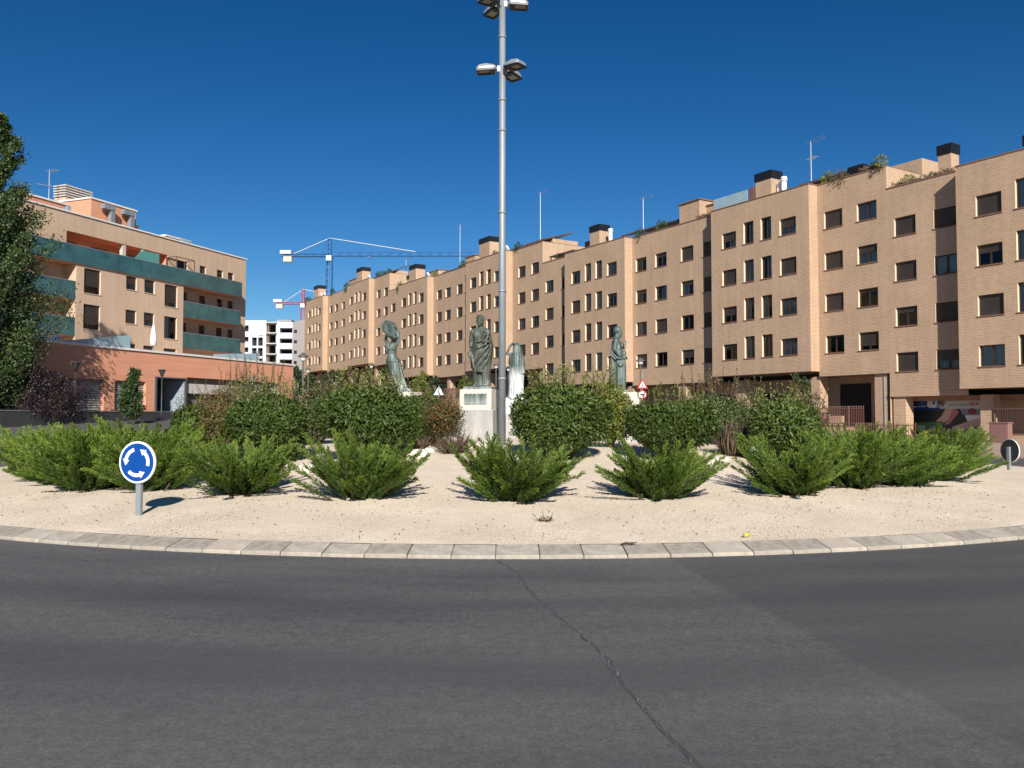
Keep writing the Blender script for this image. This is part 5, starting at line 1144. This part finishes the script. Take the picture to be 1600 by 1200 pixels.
def st_orator(mb, E):                                   # faces +x
    b = MB()
    loft(b, [(.05, 0, .03, .165, .17, .014, 9, 0), (.055, 0, .3, .175, .18, .014, 9, .2), (.05, 0, .7, .18, .19, .012, 9, .4), (.04, 0, .95, .165, .19, .008, 9, .6), (.0, 0, 1.1, .15, .185, .004, 9, .6)])
    loft(b, [(-.01, 0, 1.0, .135, .18, 0, 1, 0), (-.02, 0, 1.2, .14, .20, 0, 1, 0), (-.03, 0, 1.35, .12, .20, 0, 1, 0), (-.025, 0, 1.44, .085, .13, 0, 1, 0), (-.01, 0, 1.49, .06, .065, 0, 1, 0)])
    capsule(b, [(-.02, 0, 1.45), (.01, 0, 1.56)], [.066, .058]); head(b, (.03, 0, 1.64), R(90), R(6), 1.05, True, 'short')
    # near arm (camera side is -y): down to the elbow and forward
    capsule(b, [(-.04, -.21, 1.38), (-.075, -.25, 1.14), (.06, -.22, .98), (.15, -.16, .96)], [.072, .058, .046, .038]); hand(b, (.14, -.16, .96), (1, .2, -.2), (0, -.6, .8), 1.15, .8)
    capsule(b, [(-.02, .2, 1.38), (.06, .2, 1.16), (.17, .02, 1.22)], [.07, .055, .04]); hand(b, (.165, .0, 1.2), (.2, -.2, 1), (1, 0, 0), 1.2, .9)
    capsule(b, [(.19, -.03, 1.20), (.21, -.03, 1.36)], [.030, .034])
    # bundle of cloth at the waist, pouch, long front panel
    b.ell((.12, -.08, .95), (.12, .13, .09)); b.ell((.18, -.02, 1.05), (.06, .1, .08)); b.ell((.08, -.215, .72), (.065, .04, .045)); b.tube([(.02, -.2, .74), (.08, -.24, .775), (.15, -.2, .74)], .014, 7)
    loft(b, [(.075, -.12, .06, .115, .06, .008, 7, 0), (.085, -.13, .4, .125, .065, .010, 7, .3), (.09, -.12, .9, .12, .06, .006, 7, .6)])
    for p in ([(-.10, -.17, 1.36), (-.14, -.22, 1.05), (.0, -.25, .90), (.14, -.18, .90)], [(-.12, -.12, 1.3), (-.17, -.19, 1.0), (-.05, -.24, .86)], [(-.05, -.12, 1.44), (.05, -.17, 1.2), (.13, -.14, 1.05)]):
        b.tube(p, [.02]+[.03]*(len(p)-2)+[.02], 8)
    # support behind with hanging cloth
    loft(b, [(-.14, -.02, .0, .075, .12, .014, 9, 0), (-.135, -.03, .5, .07, .12, .014, 9, .3), (-.13, -.04, .92, .075, .13, .01, 9, .5)])
    for k in range(4): b.ell((-.15, -.12, .35+.16*k), (.05, .04, .055))
    for fx, fy in ((.16, -.09), (.12, .1)): b.ell((fx, fy, .035), (.12, .045, .04))
    b.ell((0, 0, .0), (.24, .22, .05)); mb.add(b.v, b.f)
ZT = 2.28
pedestal(-.79, 20.6, -14, ZT, 'two tier pedestal with bronze plaque under the draped youth', True)
statue('green bronze statue of a youth in a toga on the plaque pedestal', -.79, 20.6, -10, ZT, st_toga, bronze('bronze_toga', (.05, .35, .25), (.78, .66, .58)), 1.0)
pedestal(-2.93, 22.6, -20, ZT, 'stone pedestal hidden by shrubs under the dancing figure')
statue('green bronze dancing woman raising a tambourine above her head', -2.98, 22.4, 0, ZT, st_dancer, bronze('bronze_dancer', (-.1, .42, .8)), 1.0)
pedestal(.14, 26.3, 5, 2.2, 'white pedestal behind the steel mast under the veiled figure', w0=.95, w1=.85, m1=MARBL)
statue('bronze woman under a long veil seen from behind with whitened skirt', .14, 26.3, 0, 2.2, st_veil, bronze('bronze_veil', (.62, 1.02, 1.0)), 1.0)
pedestal(2.98, 22.8, 12, ZT, 'pale stone pedestal under the bearded man in profile')
statue('green bronze bearded man in profile holding his gathered cloak', 2.88, 22.7, -6, ZT, st_orator, bronze('bronze_orator', (-.15, .12, .9)), 1.02)

# ------------------------------------------------------------------ plants
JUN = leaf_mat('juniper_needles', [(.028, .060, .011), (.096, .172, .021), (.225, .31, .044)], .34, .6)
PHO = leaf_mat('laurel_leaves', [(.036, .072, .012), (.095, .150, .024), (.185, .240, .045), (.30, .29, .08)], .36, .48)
YEL = leaf_mat('yellow_green_leaves', [(.06, .10, .02), (.15, .18, .03), (.30, .28, .05)], .3, .4)
RUST = leaf_mat('rusty_leaves', [(.045, .065, .016), (.10, .105, .026), (.17, .095, .03), (.28, .085, .035)], .25, .45)
GREYG = leaf_mat('dull_green_leaves', [(.040, .070, .02), (.085, .125, .035), (.16, .17, .055), (.28, .11, .06)], .25, .4)
DRY = leaf_mat('dry_stems', [(.085, .060, .042), (.23, .17, .11)], .15, .7)
BARK = mat('brown_bark', (.075, .052, .036), .9, var=.3, vscale=12)
BARKP = mat('pale_bark', (.20, .17, .13), .9, var=.3, vscale=6)
def juniper_mesh(seed, nb=120, el0=25, el1=74):
    global rng
    rng = np.random.default_rng(seed); stem = MB()
    Ps, Ds, Ts, Ls, Us = [], [], [], [], []
    nf = int(rng.integers(10, 14)); lob = (np.arange(nf)+rng.uniform(-.35, .35, nf))*2*PI/nf; lel = rng.uniform(30, 60, nf); llen = rng.uniform(1.05, 1.42, nf)
    for i in range(nb):
        q = rng.integers(0, nf)
        if i < nb*.55: az = lob[q]+rng.normal(0, .10); el = lel[q]+rng.normal(0, 4.5); L = llen[q]*rng.uniform(.70, 1.03)
        else: az = rng.uniform(0, 2*PI); el = rng.uniform(el0, el1); L = rng.uniform(.45, .85)
        el = math.radians(min(el1, max(el0, el))); L *= 1.10-.12*math.sin(el)
        d = np.array([math.cos(az)*math.cos(el), math.sin(az)*math.cos(el), math.sin(el)]); p0 = np.array([rng.normal(0, .15), rng.normal(0, .15), -.05])
        side = np.array([-math.sin(az), math.cos(az), 0]); bend = rng.normal(0, .07); m = 30
        pts = [p0 + d*L*t + side*bend*t*t + np.array([0, 0, -.05*t*t*math.cos(el)]) for t in np.linspace(0, 1, m)]
        if i % 3 == 0: stem.tube([tuple(pts[k]) for k in (0, 8, 16, 24)], [.014, .011, .007, .003], 4, False)
        tone = rng.normal(0, .10)
        for k in range(3, m):
            t = k/(m-1); tan = pts[k]-pts[k-1]; tan /= np.linalg.norm(tan); w_ = (.15*(1-t)**.7+.045)*min(1, t*2.4)
            o2 = np.cross(tan, side)
            for q in range(4):
                ph = rng.uniform(0, 2*PI); off = side*math.cos(ph)+o2*math.sin(ph)*.8
                sd = tan*.90+off*.46; sd /= np.linalg.norm(sd); ln = w_*rng.uniform(.65, 1.25)
                for j in range(5):
                    f = (j+1)/5; b = pts[k]+sd*ln*f*.9
                    Ps.append(b); Ds.append(sd+off*(.30 if j % 2 else -.30)*(1-f)+rng.normal(0, .13, 3)); Ls.append(rng.uniform(.035, .062))
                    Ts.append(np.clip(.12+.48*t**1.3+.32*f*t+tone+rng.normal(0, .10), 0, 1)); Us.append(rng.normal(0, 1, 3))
    L_ = np.array(Ls); V, F, T = leaf_arrays(np.array(Ps), np.array(Ds), L_, L_*.26, np.array(Ts), .12, np.array(Us))
    V[:, 2] = np.maximum(V[:, 2], -.04)
    return fast_mesh('foliage', V, F, JUN, T), stem.mesh('stems', BARK)
JV = [juniper_mesh(31+k, 150) for k in range(5)]
def juniper(x, y, v, rz, sc, label):
    E = empty('juniper_shrub', (x, y, isl(x, y)), rz); tag(E, label, 'shrub', 'spreading junipers ringing the island'); E.scale = sc
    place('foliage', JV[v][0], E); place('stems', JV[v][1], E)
JL = 'spreading green juniper in the ring of junipers around the island'
random.seed(6)
jspec = [(0.3, 12.15, 0, 'spreading juniper straight before the plaque pedestal, alone on the gravel'), (11.0, 12.1, 1, 'spreading juniper before the laurel that grows below the pedestrian warning sign'), (22.4, 12.1, 2, 'spreading juniper before the laurel with pink shoots'),
         (-11.3, 12.1, 3, 'spreading juniper before the wide laurel with one red leaf cluster'), (-21.8, 12.0, 4, 'spreading juniper before the dense round laurel right of the rusty shrub'),
         (-31.5, 12.1, 0, 'spreading juniper on the gravel right behind the blue roundabout sign')]
jspec += [(a, r, k % 5, None) for k, (a, r) in enumerate(((-37.5, 12.5), (-44, 12.3), (-52, 12.2), (-60, 12.2), (-70, 12.0), (-47, 10.6), (-58, 10.6), (31, 11.8), (37.5, 11.9), (45, 11.8), (52, 11.6), (60, 11.5), (69, 11.4), (40, 10.4), (50, 10.2)))]
jspec[-3] = (69, 11.4, 0, 'end juniper beside the sign showing its dark back')
for k, (th, rr, v, lb) in enumerate(jspec):
    a = R(th); s_ = random.uniform(.92, 1.08)
    s_ *= 1.1 if th < -36 else 1.0; juniper(IC[0]+rr*math.sin(a), IC[1]-rr*math.cos(a), v, random.uniform(0, 6.28), (s_*.95, s_*.95, s_*random.uniform(.88, 1.0)), lb or JL)

def leafy_shrub(name, label, x, y, w_, d_, h_, n, leaf, m, seed, group='leafy shrubs on the island', shoots=10, shoot_h=.3, tb=.0, tv=.35, loose=.45, zb=None, asp=.40, cat='shrub', topt=.25):
    global rng
    rng = np.random.default_rng(seed); z = isl(x, y) if zb is None else zb
    E = empty(name, (x, y, z-.03)); tag(E, label, cat, group)
    nbl = 9; bc = rdir(nbl)*rng.uniform(.35, .62, (nbl, 1)); bc[:, 2] = bc[:, 2]*.55+rng.uniform(-.25, .2, nbl); bc[0] = 0; br = rng.uniform(.36, .60, nbl); br[0] = .66
    pick = rng.choice(nbl, n, p=br**2/(br**2).sum()); u = rdir(n)
    Q = bc[pick]+u*(br[pick]*(.80+.22*rng.random(n)**.5)*(1+loose*rng.normal(0, .12, n)))[:, None]
    dist = np.min(np.linalg.norm(Q[:, None]-bc[None], axis=2)/br[None], axis=1); Q = Q*(1+np.where(dist < .62, .0, .0))[:, None]
    leaf = leaf*rng.uniform(.75, 1.2, n); P = Q*np.array([w_/2, d_/2, h_*.52])+np.array([0, 0, h_*.47]); P[:, 2] = np.where(P[:, 2] < .03, .03+.25*h_*rng.random(n), P[:, 2])
    u = unit(.6*u+.6*unit(Q+1e-6))
    D = .55*u+.75*rdir(n)+np.array([0, 0, .25]); U = u+.35*rdir(n)
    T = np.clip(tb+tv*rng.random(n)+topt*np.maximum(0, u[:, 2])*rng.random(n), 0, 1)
    parts = [leaf_arrays(P, D, leaf, leaf*asp*rng.uniform(.8, 1.2, n), T, .22, U)]; leaf = float(leaf.mean())
    st = MB()
    for k in range(9):
        a = rng.uniform(0, 6.28); q = (math.cos(a)*w_*.3, math.sin(a)*d_*.3, h_*rng.uniform(.6, .85)); st.tube([(q[0]*.15, q[1]*.15, 0), (q[0]*.5, q[1]*.5, h_*.35), q], [.022, .015, .006], 5, False)
    for k in range(shoots):
        a = rng.uniform(0, 6.28); rr = rng.random()**.5*.36; bx, by = math.cos(a)*rr*w_, math.sin(a)*rr*d_; top = h_*(.95-.5*rr*rr*2)
        hh = rng.uniform(.4, 1.2)*shoot_h; lean = rng.normal(0, .12, 2); b0 = np.array([bx, by, top-.15]); b1 = b0+np.array([lean[0], lean[1], hh+.15])
        st.tube([tuple(b0), tuple(b1)], [.007, .003], 4, False); q = max(6, int(hh*45)); f = np.linspace(.1, 1, q)[:, None]; pp = b0+(b1-b0)*f
        dd = rdir(q)*.8+np.array([0, 0, .7]); parts.append(leaf_arrays(pp, dd, leaf*.8, leaf*asp*.8, np.clip(.55+.45*rng.random(q), 0, 1), .2))
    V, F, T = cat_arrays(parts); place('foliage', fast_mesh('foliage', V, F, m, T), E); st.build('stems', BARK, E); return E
def at(px, depth): return ((px-800)/1300*depth, depth)
LS = leafy_shrub
LS('laurel_shrub', 'round dark laurel shrub left of the rusty shrub facing the orange building', *at(306, 19.6), 1.5, 1.4, 1.5, 11625, .098, PHO, 51, shoots=22, shoot_h=.2)
LS('laurel_shrub', 'dense round laurel shrub between the rusty shrub and the dancer statue', *at(422, 17.9), 2.15, 1.8, 1.75, 19375, .098, PHO, 52, shoots=44, shoot_h=.24)
LS('laurel_shrub', 'wide laurel shrub with one red leaf cluster below the dancer statue', *at(574, 17.6), 2.3, 1.9, 1.78, 20925, .098, PHO, 53, shoots=60, shoot_h=.3)
LS('laurel_shrub', 'broad bushy laurel shrub right of the steel mast', *at(884, 17.3), 2.55, 2.1, 1.78, 24025, .098, PHO, 54, shoots=60, shoot_h=.30, tv=.45)
LS('laurel_shrub', 'round laurel shrub below the pedestrian warning sign', *at(1046, 17.5), 2.0, 1.8, 1.48, 17050, .098, PHO, 55, shoots=44, shoot_h=.24, tv=.42)
LS('laurel_shrub', 'round laurel shrub with pink shoots before the brick portal', *at(1222, 18.2), 2.05, 1.8, 1.62, 17050, .098, PHO, 56, shoots=40, shoot_h=.24, tv=.5)
LS('laurel_shrub', 'dark narrow laurel shrub left of the plaque pedestal', *at(663, 20.5), 1.25, 1.2, 1.5, 9300, .098, PHO, 57, shoots=6, shoot_h=.2)
LS('yellow_shrub', 'yellow green shrub below the bearded man statue', *at(955, 19.4), 1.2, 1.1, 1.85, 7000, .085, YEL, 58, shoots=12, shoot_h=.25, tb=.1, tv=.7, loose=.9)
LS('rusty_shrub', 'loose rusty brown shrub between two laurels in front of the orange building', *at(352, 19.2), 1.6, 1.4, 1.78, 7000, .065, RUST, 59, shoots=16, shoot_h=.25, tb=.0, tv=.75, loose=1.0)
LS('rusty_shrub', 'loose orange and green shrub at the left foot of the plaque pedestal', *at(690, 19.2), 1.25, 1.1, 1.3, 4200, .06, RUST, 60, shoots=14, shoot_h=.25, tb=.0, tv=.85, loose=1.4)
LS('green_shrub', 'green shrub with tall red shoots before the end of the orange wall', *at(392, 21.5), 2.0, 1.7, 2.1, 8500, .075, GREYG, 61, shoots=30, shoot_h=.55, tv=.6, loose=.8)
LS('green_shrub', 'dull green shrub behind the wide laurel, left of the dancer statue', *at(498, 22.0), 2.2, 1.7, 1.5, 8500, .08, GREYG, 62, shoots=26, shoot_h=.3, tv=.7, loose=.6)
LS('green_shrub', 'tall dull shrub with reddish tips just left of the dancer statue', *at(566, 24.5), 1.5, 1.4, 1.65, 5200, .08, GREYG, 63, shoots=30, shoot_h=.35, tv=.8, loose=.8)
LS('green_shrub', 'grey green shrub with thin shoots between the two laurels on the right', *at(1108, 21.5), 2.4, 1.8, 1.6, 10500, .075, GREYG, 64, shoots=30, shoot_h=.5, tv=.6, loose=.5)
LS('green_shrub', 'grey green shrub with thin shoots behind the laurel with pink shoots', *at(1178, 22.5), 2.2, 1.7, 1.6, 9000, .075, GREYG, 65, shoots=22, shoot_h=.4, tv=.65, loose=.5)
LS('pink_shoots_shrub', 'shrub with pink red young shoots before the brick portal', *at(1250, 19.6), 1.3, 1.2, 1.62, 4200, .075, RUST, 66, shoots=20, shoot_h=.3, tb=.0, tv=.5, loose=.6)
def dry_clump(label, x, y, w_, h_, n, seed, flower=False):
    global rng
    rng = np.random.default_rng(seed); E = empty('dry_clump', (x, y, isl(x, y)-.02)); tag(E, label, 'dead shrub')
    a = rng.uniform(0, 6.28, n); r = rng.random(n)**.5*w_/2; P = np.stack([r*np.cos(a), r*np.sin(a), np.zeros(n)], 1)*.6
    D = np.stack([np.cos(a)*r*.7, np.sin(a)*r*.7, np.full(n, h_)], 1)+rng.normal(0, .1, (n, 3)); L = np.linalg.norm(D, axis=1)*rng.uniform(.6, 1.05, n)
    V, F, T = leaf_arrays(P, D, L, .014, rng.random(n), .1); P2 = P+unit(D)*(L*rng.uniform(.35, 1, n))[:, None]
    parts = [(V, F, T)] + [leaf_arrays(P2+rng.normal(0, .05, (n, 3)), rdir(n), rng.uniform(.03, .06, n), .018, rng.random(n), .2) for _ in range(3)]
    V, F, T = cat_arrays(parts); place('stalks', fast_mesh('stalks', V, F, DRY, T), E)
dry_clump('withered brown shrub between the laurels below the apartment bay', *at(1145, 18.9), .75, .75, 420, 71)
dry_clump('withered grey brown clump at the left foot of the plaque pedestal', *at(710, 18.2), .7, .36, 240, 72)
dry_clump('small withered clump beside the white rocks before the dancer statue', *at(655, 18.6), .5, .3, 160, 73)
# tiny weed on open gravel
x, y = at(852, 11.2); LS('gravel_weed', 'tiny sprouting weed on the open gravel before the junipers', x, y, .3, .22, .10, 130, .03, GREYG, 75, None, shoots=3, shoot_h=.05, tv=.4, asp=.3, cat='weed')
# white rocks
random.seed(9); ROCK = mat('white_rock', (.66, .62, .55), .85, var=.12, vscale=4, bump=.4, bscale=18)
def rock(x, y, s, label):
    bm = bmesh.new(); bmesh.ops.create_icosphere(bm, subdivisions=2, radius=1)
    for v in bm.verts: v.co *= 1+random.uniform(-.16, .16); v.co.x *= s*1.2; v.co.y *= s; v.co.z *= s*.7
    me = bpy.data.meshes.new('rock'); bm.to_mesh(me); bm.free(); me.materials.append(ROCK); o = place('rock', me, None, (x, y, isl(x, y)+s*.25), (0, 0, random.uniform(0, 6))); tag(o, label, 'rock', 'white boulders lying among the shrubs')
RL = 'white boulder lying on the gravel among the shrubs'
for px, d, s in ((253, 18.2, .16), (262, 18.6, .2), (272, 18.0, .19), (184, 19.2, .12), (640, 18.0, .15), (656, 17.8, .17), (672, 18.4, .12), (486, 16.2, .14), (478, 16.6, .12), (1110, 17.4, .10), (1128, 17.9, .12), (300, 15.8, .13), (735, 19.2, .14)): rock(*at(px, d), s, 'white boulder behind the junipers facing the orange building' if px < 350 else 'white boulder on the gravel below the dancer statue' if 600 < px < 700 else 'white boulder beside the withered brown shrub' if px > 1000 else 'white boulder at the foot of the plaque pedestal' if px > 700 else 'small white boulder between two laurels')

# ------------------------------------------------------------------ trees
def tree(label, x, y, h, rad_fn, z0, n_limb, leaves, leaf, m, seed, bark=BARK, tr=.12, up=.75, group=None, name='tree', cat='tree', fill=.0, sub=7, wisp=.0):
    """tapered trunk, limbs and leaf sprays; rad_fn(f) gives crown radius at height fraction f"""
    global rng
    rng = np.random.default_rng(seed); z = hgt(x, y); E = empty(name, (x, y, z-.1)); tag(E, label, cat, group)
    tk = MB(); tk.tube([(0, 0, 0), (.03, .02, h*.3), (-.04, .03, h*.65), (.0, 0, h*.97)], [tr*1.25, tr, tr*.6, tr*.1], 10, False); tk.build('trunk', bark, E, True)
    lm = MB(); Ps, Ds, Ts = [], [], []
    per = max(1, leaves//(n_limb*sub))
    for i in range(n_limb):
        f = (i+rng.random())/n_limb; zz = z0+(h-z0)*f*.93; az = rng.uniform(0, 6.28); rr = rad_fn(f)*(rng.uniform(.6, 1.02) if rng.random() > wisp else rng.uniform(1.15, 1.5))
        rise = rr*up*rng.uniform(.7, 1.3); b0 = np.array([0, 0, max(z0*.6, zz-rise)]); b1 = np.array([math.cos(az)*rr, math.sin(az)*rr, zz])
        mid = (b0+b1)/2+np.array([0, 0, -.12*rr]); lm.tube([tuple(b0), tuple(mid), tuple(b1)], [tr*.32, tr*.2, tr*.05], 5, False)
        for s_ in range(sub):
            t = .3+.75*(s_+rng.random())/sub; c = (1-t)**2*b0+2*t*(1-t)*mid+t*t*b1; dd = rdir(1)[0]*.6+np.array([math.cos(az)*.5, math.sin(az)*.5, up]); dd /= np.linalg.norm(dd); ln = rr*.34*rng.uniform(.6, 1.2)+.15
            e = c+dd*ln; lm.tube([tuple(c), tuple(e)], [tr*.07, tr*.025], 3, False)
            q = per; tt = rng.random(q)[:, None]; pp = c+(e-c)*tt+rng.normal(0, .075*rr+.05, (q, 3))
            Ps.append(pp); Ds.append(rdir(q)+np.array([0, 0, -.2])+dd*.5); Ts.append(np.clip(rng.random(q)*.75+rng.normal(0, .12), 0, 1))
    lm.build('limbs', bark, E); P = np.concatenate(Ps); n = len(P)
    V, F, T = leaf_arrays(P, np.concatenate(Ds), rng.uniform(.7, 1.25, n)*leaf, leaf*.72, np.concatenate(Ts), .12)
    place('crown', fast_mesh('crown', V, F, m, T), E); return E
POP = leaf_mat('poplar_leaves', [(.022, .050, .014), (.045, .088, .023), (.080, .120, .034), (.13, .15, .05)], .25, .55)
PUR = leaf_mat('purple_leaves', [(.022, .014, .020), (.045, .022, .030), (.085, .035, .035)], .2, .45)
GRN = leaf_mat('garden_leaves', [(.03, .06, .018), (.055, .10, .028), (.11, .15, .04)], .25, .45)
CON = leaf_mat('conifer_leaves', [(.020, .045, .018), (.035, .07, .025), (.06, .095, .03)], .15, .6)
LIME = leaf_mat('lime_leaves', [(.12, .17, .03), (.20, .24, .04), (.34, .33, .06)], .3, .5)
tree('tall poplar with dark green leaves standing before the orange low building', -31.0, 49.4, 20.0, lambda f: 2.75*(1-f)**.62*min(1, .62+2*f)+.25, 1.4, 150, 80000, .16, POP, 81, BARK, .2, 1.15, sub=9, wisp=.2)
tree('low purple leaved tree in front of the orange building roller shutters', *at(78, 51), 3.5, lambda f: 2.1*(math.sin(PI*min(1, .25+f*.72))**.6), .5, 44, 9000, .10, PUR, 82, BARK, .10, .6)
tree('small upright green tree between the roller shutter and the steel portal', *at(208, 53), 3.75, lambda f: 1.0*(1-f*.82)*min(1, f*5+.45), .75, 44, 8500, .12, GRN, 83, BARK, .06, .7)
G = 'garden trees up the street'
tree('round dark green garden tree behind the hedge by the short dish lamp', *at(527, 82), 4.2, lambda f: 1.55*math.sin(PI*min(1, .2+f*.8))**.6, .8, 26, 4200, .17, CON, 84, group=G)
tree('dark conifer garden tree directly behind the dancer statue', *at(613, 86), 5.6, lambda f: 1.7*(1-.75*f)+.2, .6, 34, 4800, .17, CON, 85, group=G)
tree('lime green garden tree right of the dancer statue', *at(658, 84), 4.1, lambda f: 1.1*(1-.7*f)+.15, .7, 26, 3600, .15, LIME, 86, group=G)
tree('yellow leaved garden tree just left of the draped statue', *at(727, 80), 3.9, lambda f: .8*math.sin(PI*min(1, .25+f*.75))**.6, .9, 20, 2000, .16, YEL, 87, group=G)
tree('low dark garden bush between the lime tree and the triangular sign', *at(682, 86), 3.6, lambda f: 1.3*math.sin(PI*min(1, .25+f*.75))**.6, .5, 22, 2800, .16, CON, 88, group=G)
tree('dark green street tree beside the end corner of the orange wall', *at(462, 95), 4.6, lambda f: 1.5*math.sin(PI*min(1, .2+f*.8))**.6, .9, 22, 3200, .2, CON, 89, group=G)
tree('dark green street tree behind the thin lantern lamp', *at(488, 100), 3.6, lambda f: 1.6*math.sin(PI*min(1, .2+f*.8))**.6, .8, 22, 3000, .2, GRN, 90, group=G)
tree('young blue green tree in the shade beside the brick portal', *at(1246, 50), 4.0, lambda f: 1.1*math.sin(PI*min(1, .2+f*.8))**.6, 1.2, 20, 1500, .14, GRN, 91)
tree('young tree with sparse leaves in the shade of the veiled statue passage', *at(868, 80), 4.2, lambda f: 1.1*math.sin(PI*min(1, .2+f*.8))**.6, 1.2, 24, 260, .12, DRY, 92)
tree('tree with dark green leaves behind the draped statue legs', *at(744, 84), 3.8, lambda f: .9*math.sin(PI*min(1, .2+f*.8))**.6, .8, 18, 1600, .16, CON, 93, group=G)
# clipped hedge bank up the street
def hedge(label, pts, w_, h_, n, seed, m=GRN):
    global rng
    rng = np.random.default_rng(seed); (x0, y0), (x1, y1) = pts; z = hgt((x0+x1)/2, (y0+y1)/2); E = empty('hedge', ((x0+x1)/2, (y0+y1)/2, z-.1)); tag(E, label, 'hedge')
    t = rng.uniform(-.5, .5, n); P = np.stack([(x1-x0)*t, (y1-y0)*t, np.zeros(n)], 1)+np.stack([rng.uniform(-w_, w_, n)/2, rng.uniform(-w_, w_, n)/2, rng.random(n)**.6*h_], 1)
    V, F, T = leaf_arrays(P, rdir(n)+np.array([0, 0, .4]), rng.uniform(.7, 1.3, n)*.14, .09, rng.random(n), .2); place('foliage', fast_mesh('foliage', V, F, m, T), E)
hedge('low clipped green hedge behind the lantern lamps left of the dancer', (at(468, 62), at(530, 60)), .9, .9, 5000, 95)
hedge('low green hedge under the garden fence by the triangular sign', (at(640, 76), at(745, 72)), .8, .6, 4000, 96)
# roof plants
def roof_plant(b, x, y, z, r, n, m, seed, hang=0, kind='roof_plant'):
    global rng
    rng = np.random.default_rng(seed); u = rdir(n); P = u*r*rng.random(n)[:, None]**.4*np.array([1, .7, 1.0])+np.array([x, y, z+r*.7])
    if hang: P[:, 2] -= np.abs(rng.normal(0, hang, n)); P[:, 1] -= .25
    V, F, T = leaf_arrays(P, u+.5*rdir(n), r*.35*rng.uniform(.6, 1.3, n), r*.15, rng.random(n), .2); place(kind, fast_mesh(kind, V, F, m, T), b)['kind'] = 'stuff'
for k, (b, X, zt, s, r, m, hg) in enumerate(((bB, XB, ztB, 5.35, .42, LIME, 0), (bA, XA, ztA, 3.9, .40, LIME, 0), (bA, XA, ztA, 2.2, .25, GRN, 0), (bB, XB, ztB, 9.9, .5, LIME, 0), (bB, XB, ztB, 8.9, .45, DRY, .3), (bB, XB, ztB, 8.4, .4, DRY, .4), (bB, XB, ztB, 6.3, .35, GRN, 0),
    (bB, XB, ztB, 29.8, .5, GRN, .3), (bB, XB, ztB, 27.2, .55, GRN, 0), (bB, XB, ztB, 43.0, .4, GRN, 0), (bC, XC, ztC, 50.6, .55, CON, .2), (bC, XC, ztC, 56.0, .5, DRY, 0), (bC, XC, ztC, 63.9, .55, GRN, 0), (bC, XC, ztC, 72.0, .5, LIME, 0),
    (bC, XC, ztC, 83.0, .6, GRN, .4), (bD, XD, ztD, 91.5, .6, GRN, 0), (bD, XD, ztD, 89.6, .5, GRN, 0), (bD, XD, ztD, 87.4, .5, GRN, 0), (bD, XD, ztD, 104.5, .7, GRN, .2), (bD, XD, ztD, 111.5, .6, GRN, .1), (bD, XD, ztD, 125.4, .8, CON, .2))):
    yy = .75 if s in (5.35,) else 1.3
    roof_plant(b, X(s), yy, zt+.05, r, 260, m, 200+k, hg)
random.seed(3)
for (b, X, zt, s0, s1, m) in ((bC, XC, ztC, 45.7, 50.2, RUST), (bA, XA, ztA, .6, 4.9, DRY), (bB, XB, ztB, 20.1, 22.6, DRY), (bB, XB, ztB, 5.6, 7.2, DRY)):
    rng = np.random.default_rng(int(s0*10)); n = 700; P = np.stack([X(s1)+(s1-s0)*rng.random(n), 1.0+.4*rng.random(n), zt+.05+.28*rng.random(n)**2], 1)
    V, F, T = leaf_arrays(P, rdir(n)+np.array([0, -.2, .5]), .2*rng.uniform(.5, 1.2, n), .06, rng.random(n), .2); place('roof_plants', fast_mesh('roof_plants', V, F, m, T), b)['kind'] = 'stuff'
    MB().box(X(s1), X(s0), 1.0, 1.4, zt-.9, zt+.09).build('planter', CONC, b)

# ------------------------------------------------------------------ litter
x, y = at(1164, 10.3); z = isl(x, y)
E = empty('crumpled_can', (x, y, z+.025), .6); E.scale = (.78,)*3; tag(E, 'crumpled yellow drinks can lying on the gravel near the kerb', 'can')
mb = MB(); mb.tube([(-.055, 0, 0), (-.045, 0, 0), (.0, .006, .004), (.045, 0, 0), (.055, 0, 0)], [.022, .032, .027, .032, .022], 14); mb.build('body', mat('yellow_can', (.70, .62, .02), .35), E, True)
MB().tube([(-.064, 0, 0), (-.054, 0, 0)], [.020, .024], 14).build('lid', mat('aluminium', (.55, .57, .60), .4, metal=.6), E)
MB().tube([(.028, .002, .001), (.060, 0, 0)], [.0325, .024], 14).build('dark_end', SBLK, E)
x, y = at(978, 9.75); tw = MB(); random.seed(14)
for k in range(5): tw.tube([(x-.08+.03*k, y+random.uniform(-.02, .02), isl(x, y)+.01), (x+.0+.03*k, y+random.uniform(-.03, .03), isl(x, y)+.03)], .006, 4)
tag(tw.build('fallen_twig', BARK), 'small dark fallen twig lying at the kerb edge', 'twig')
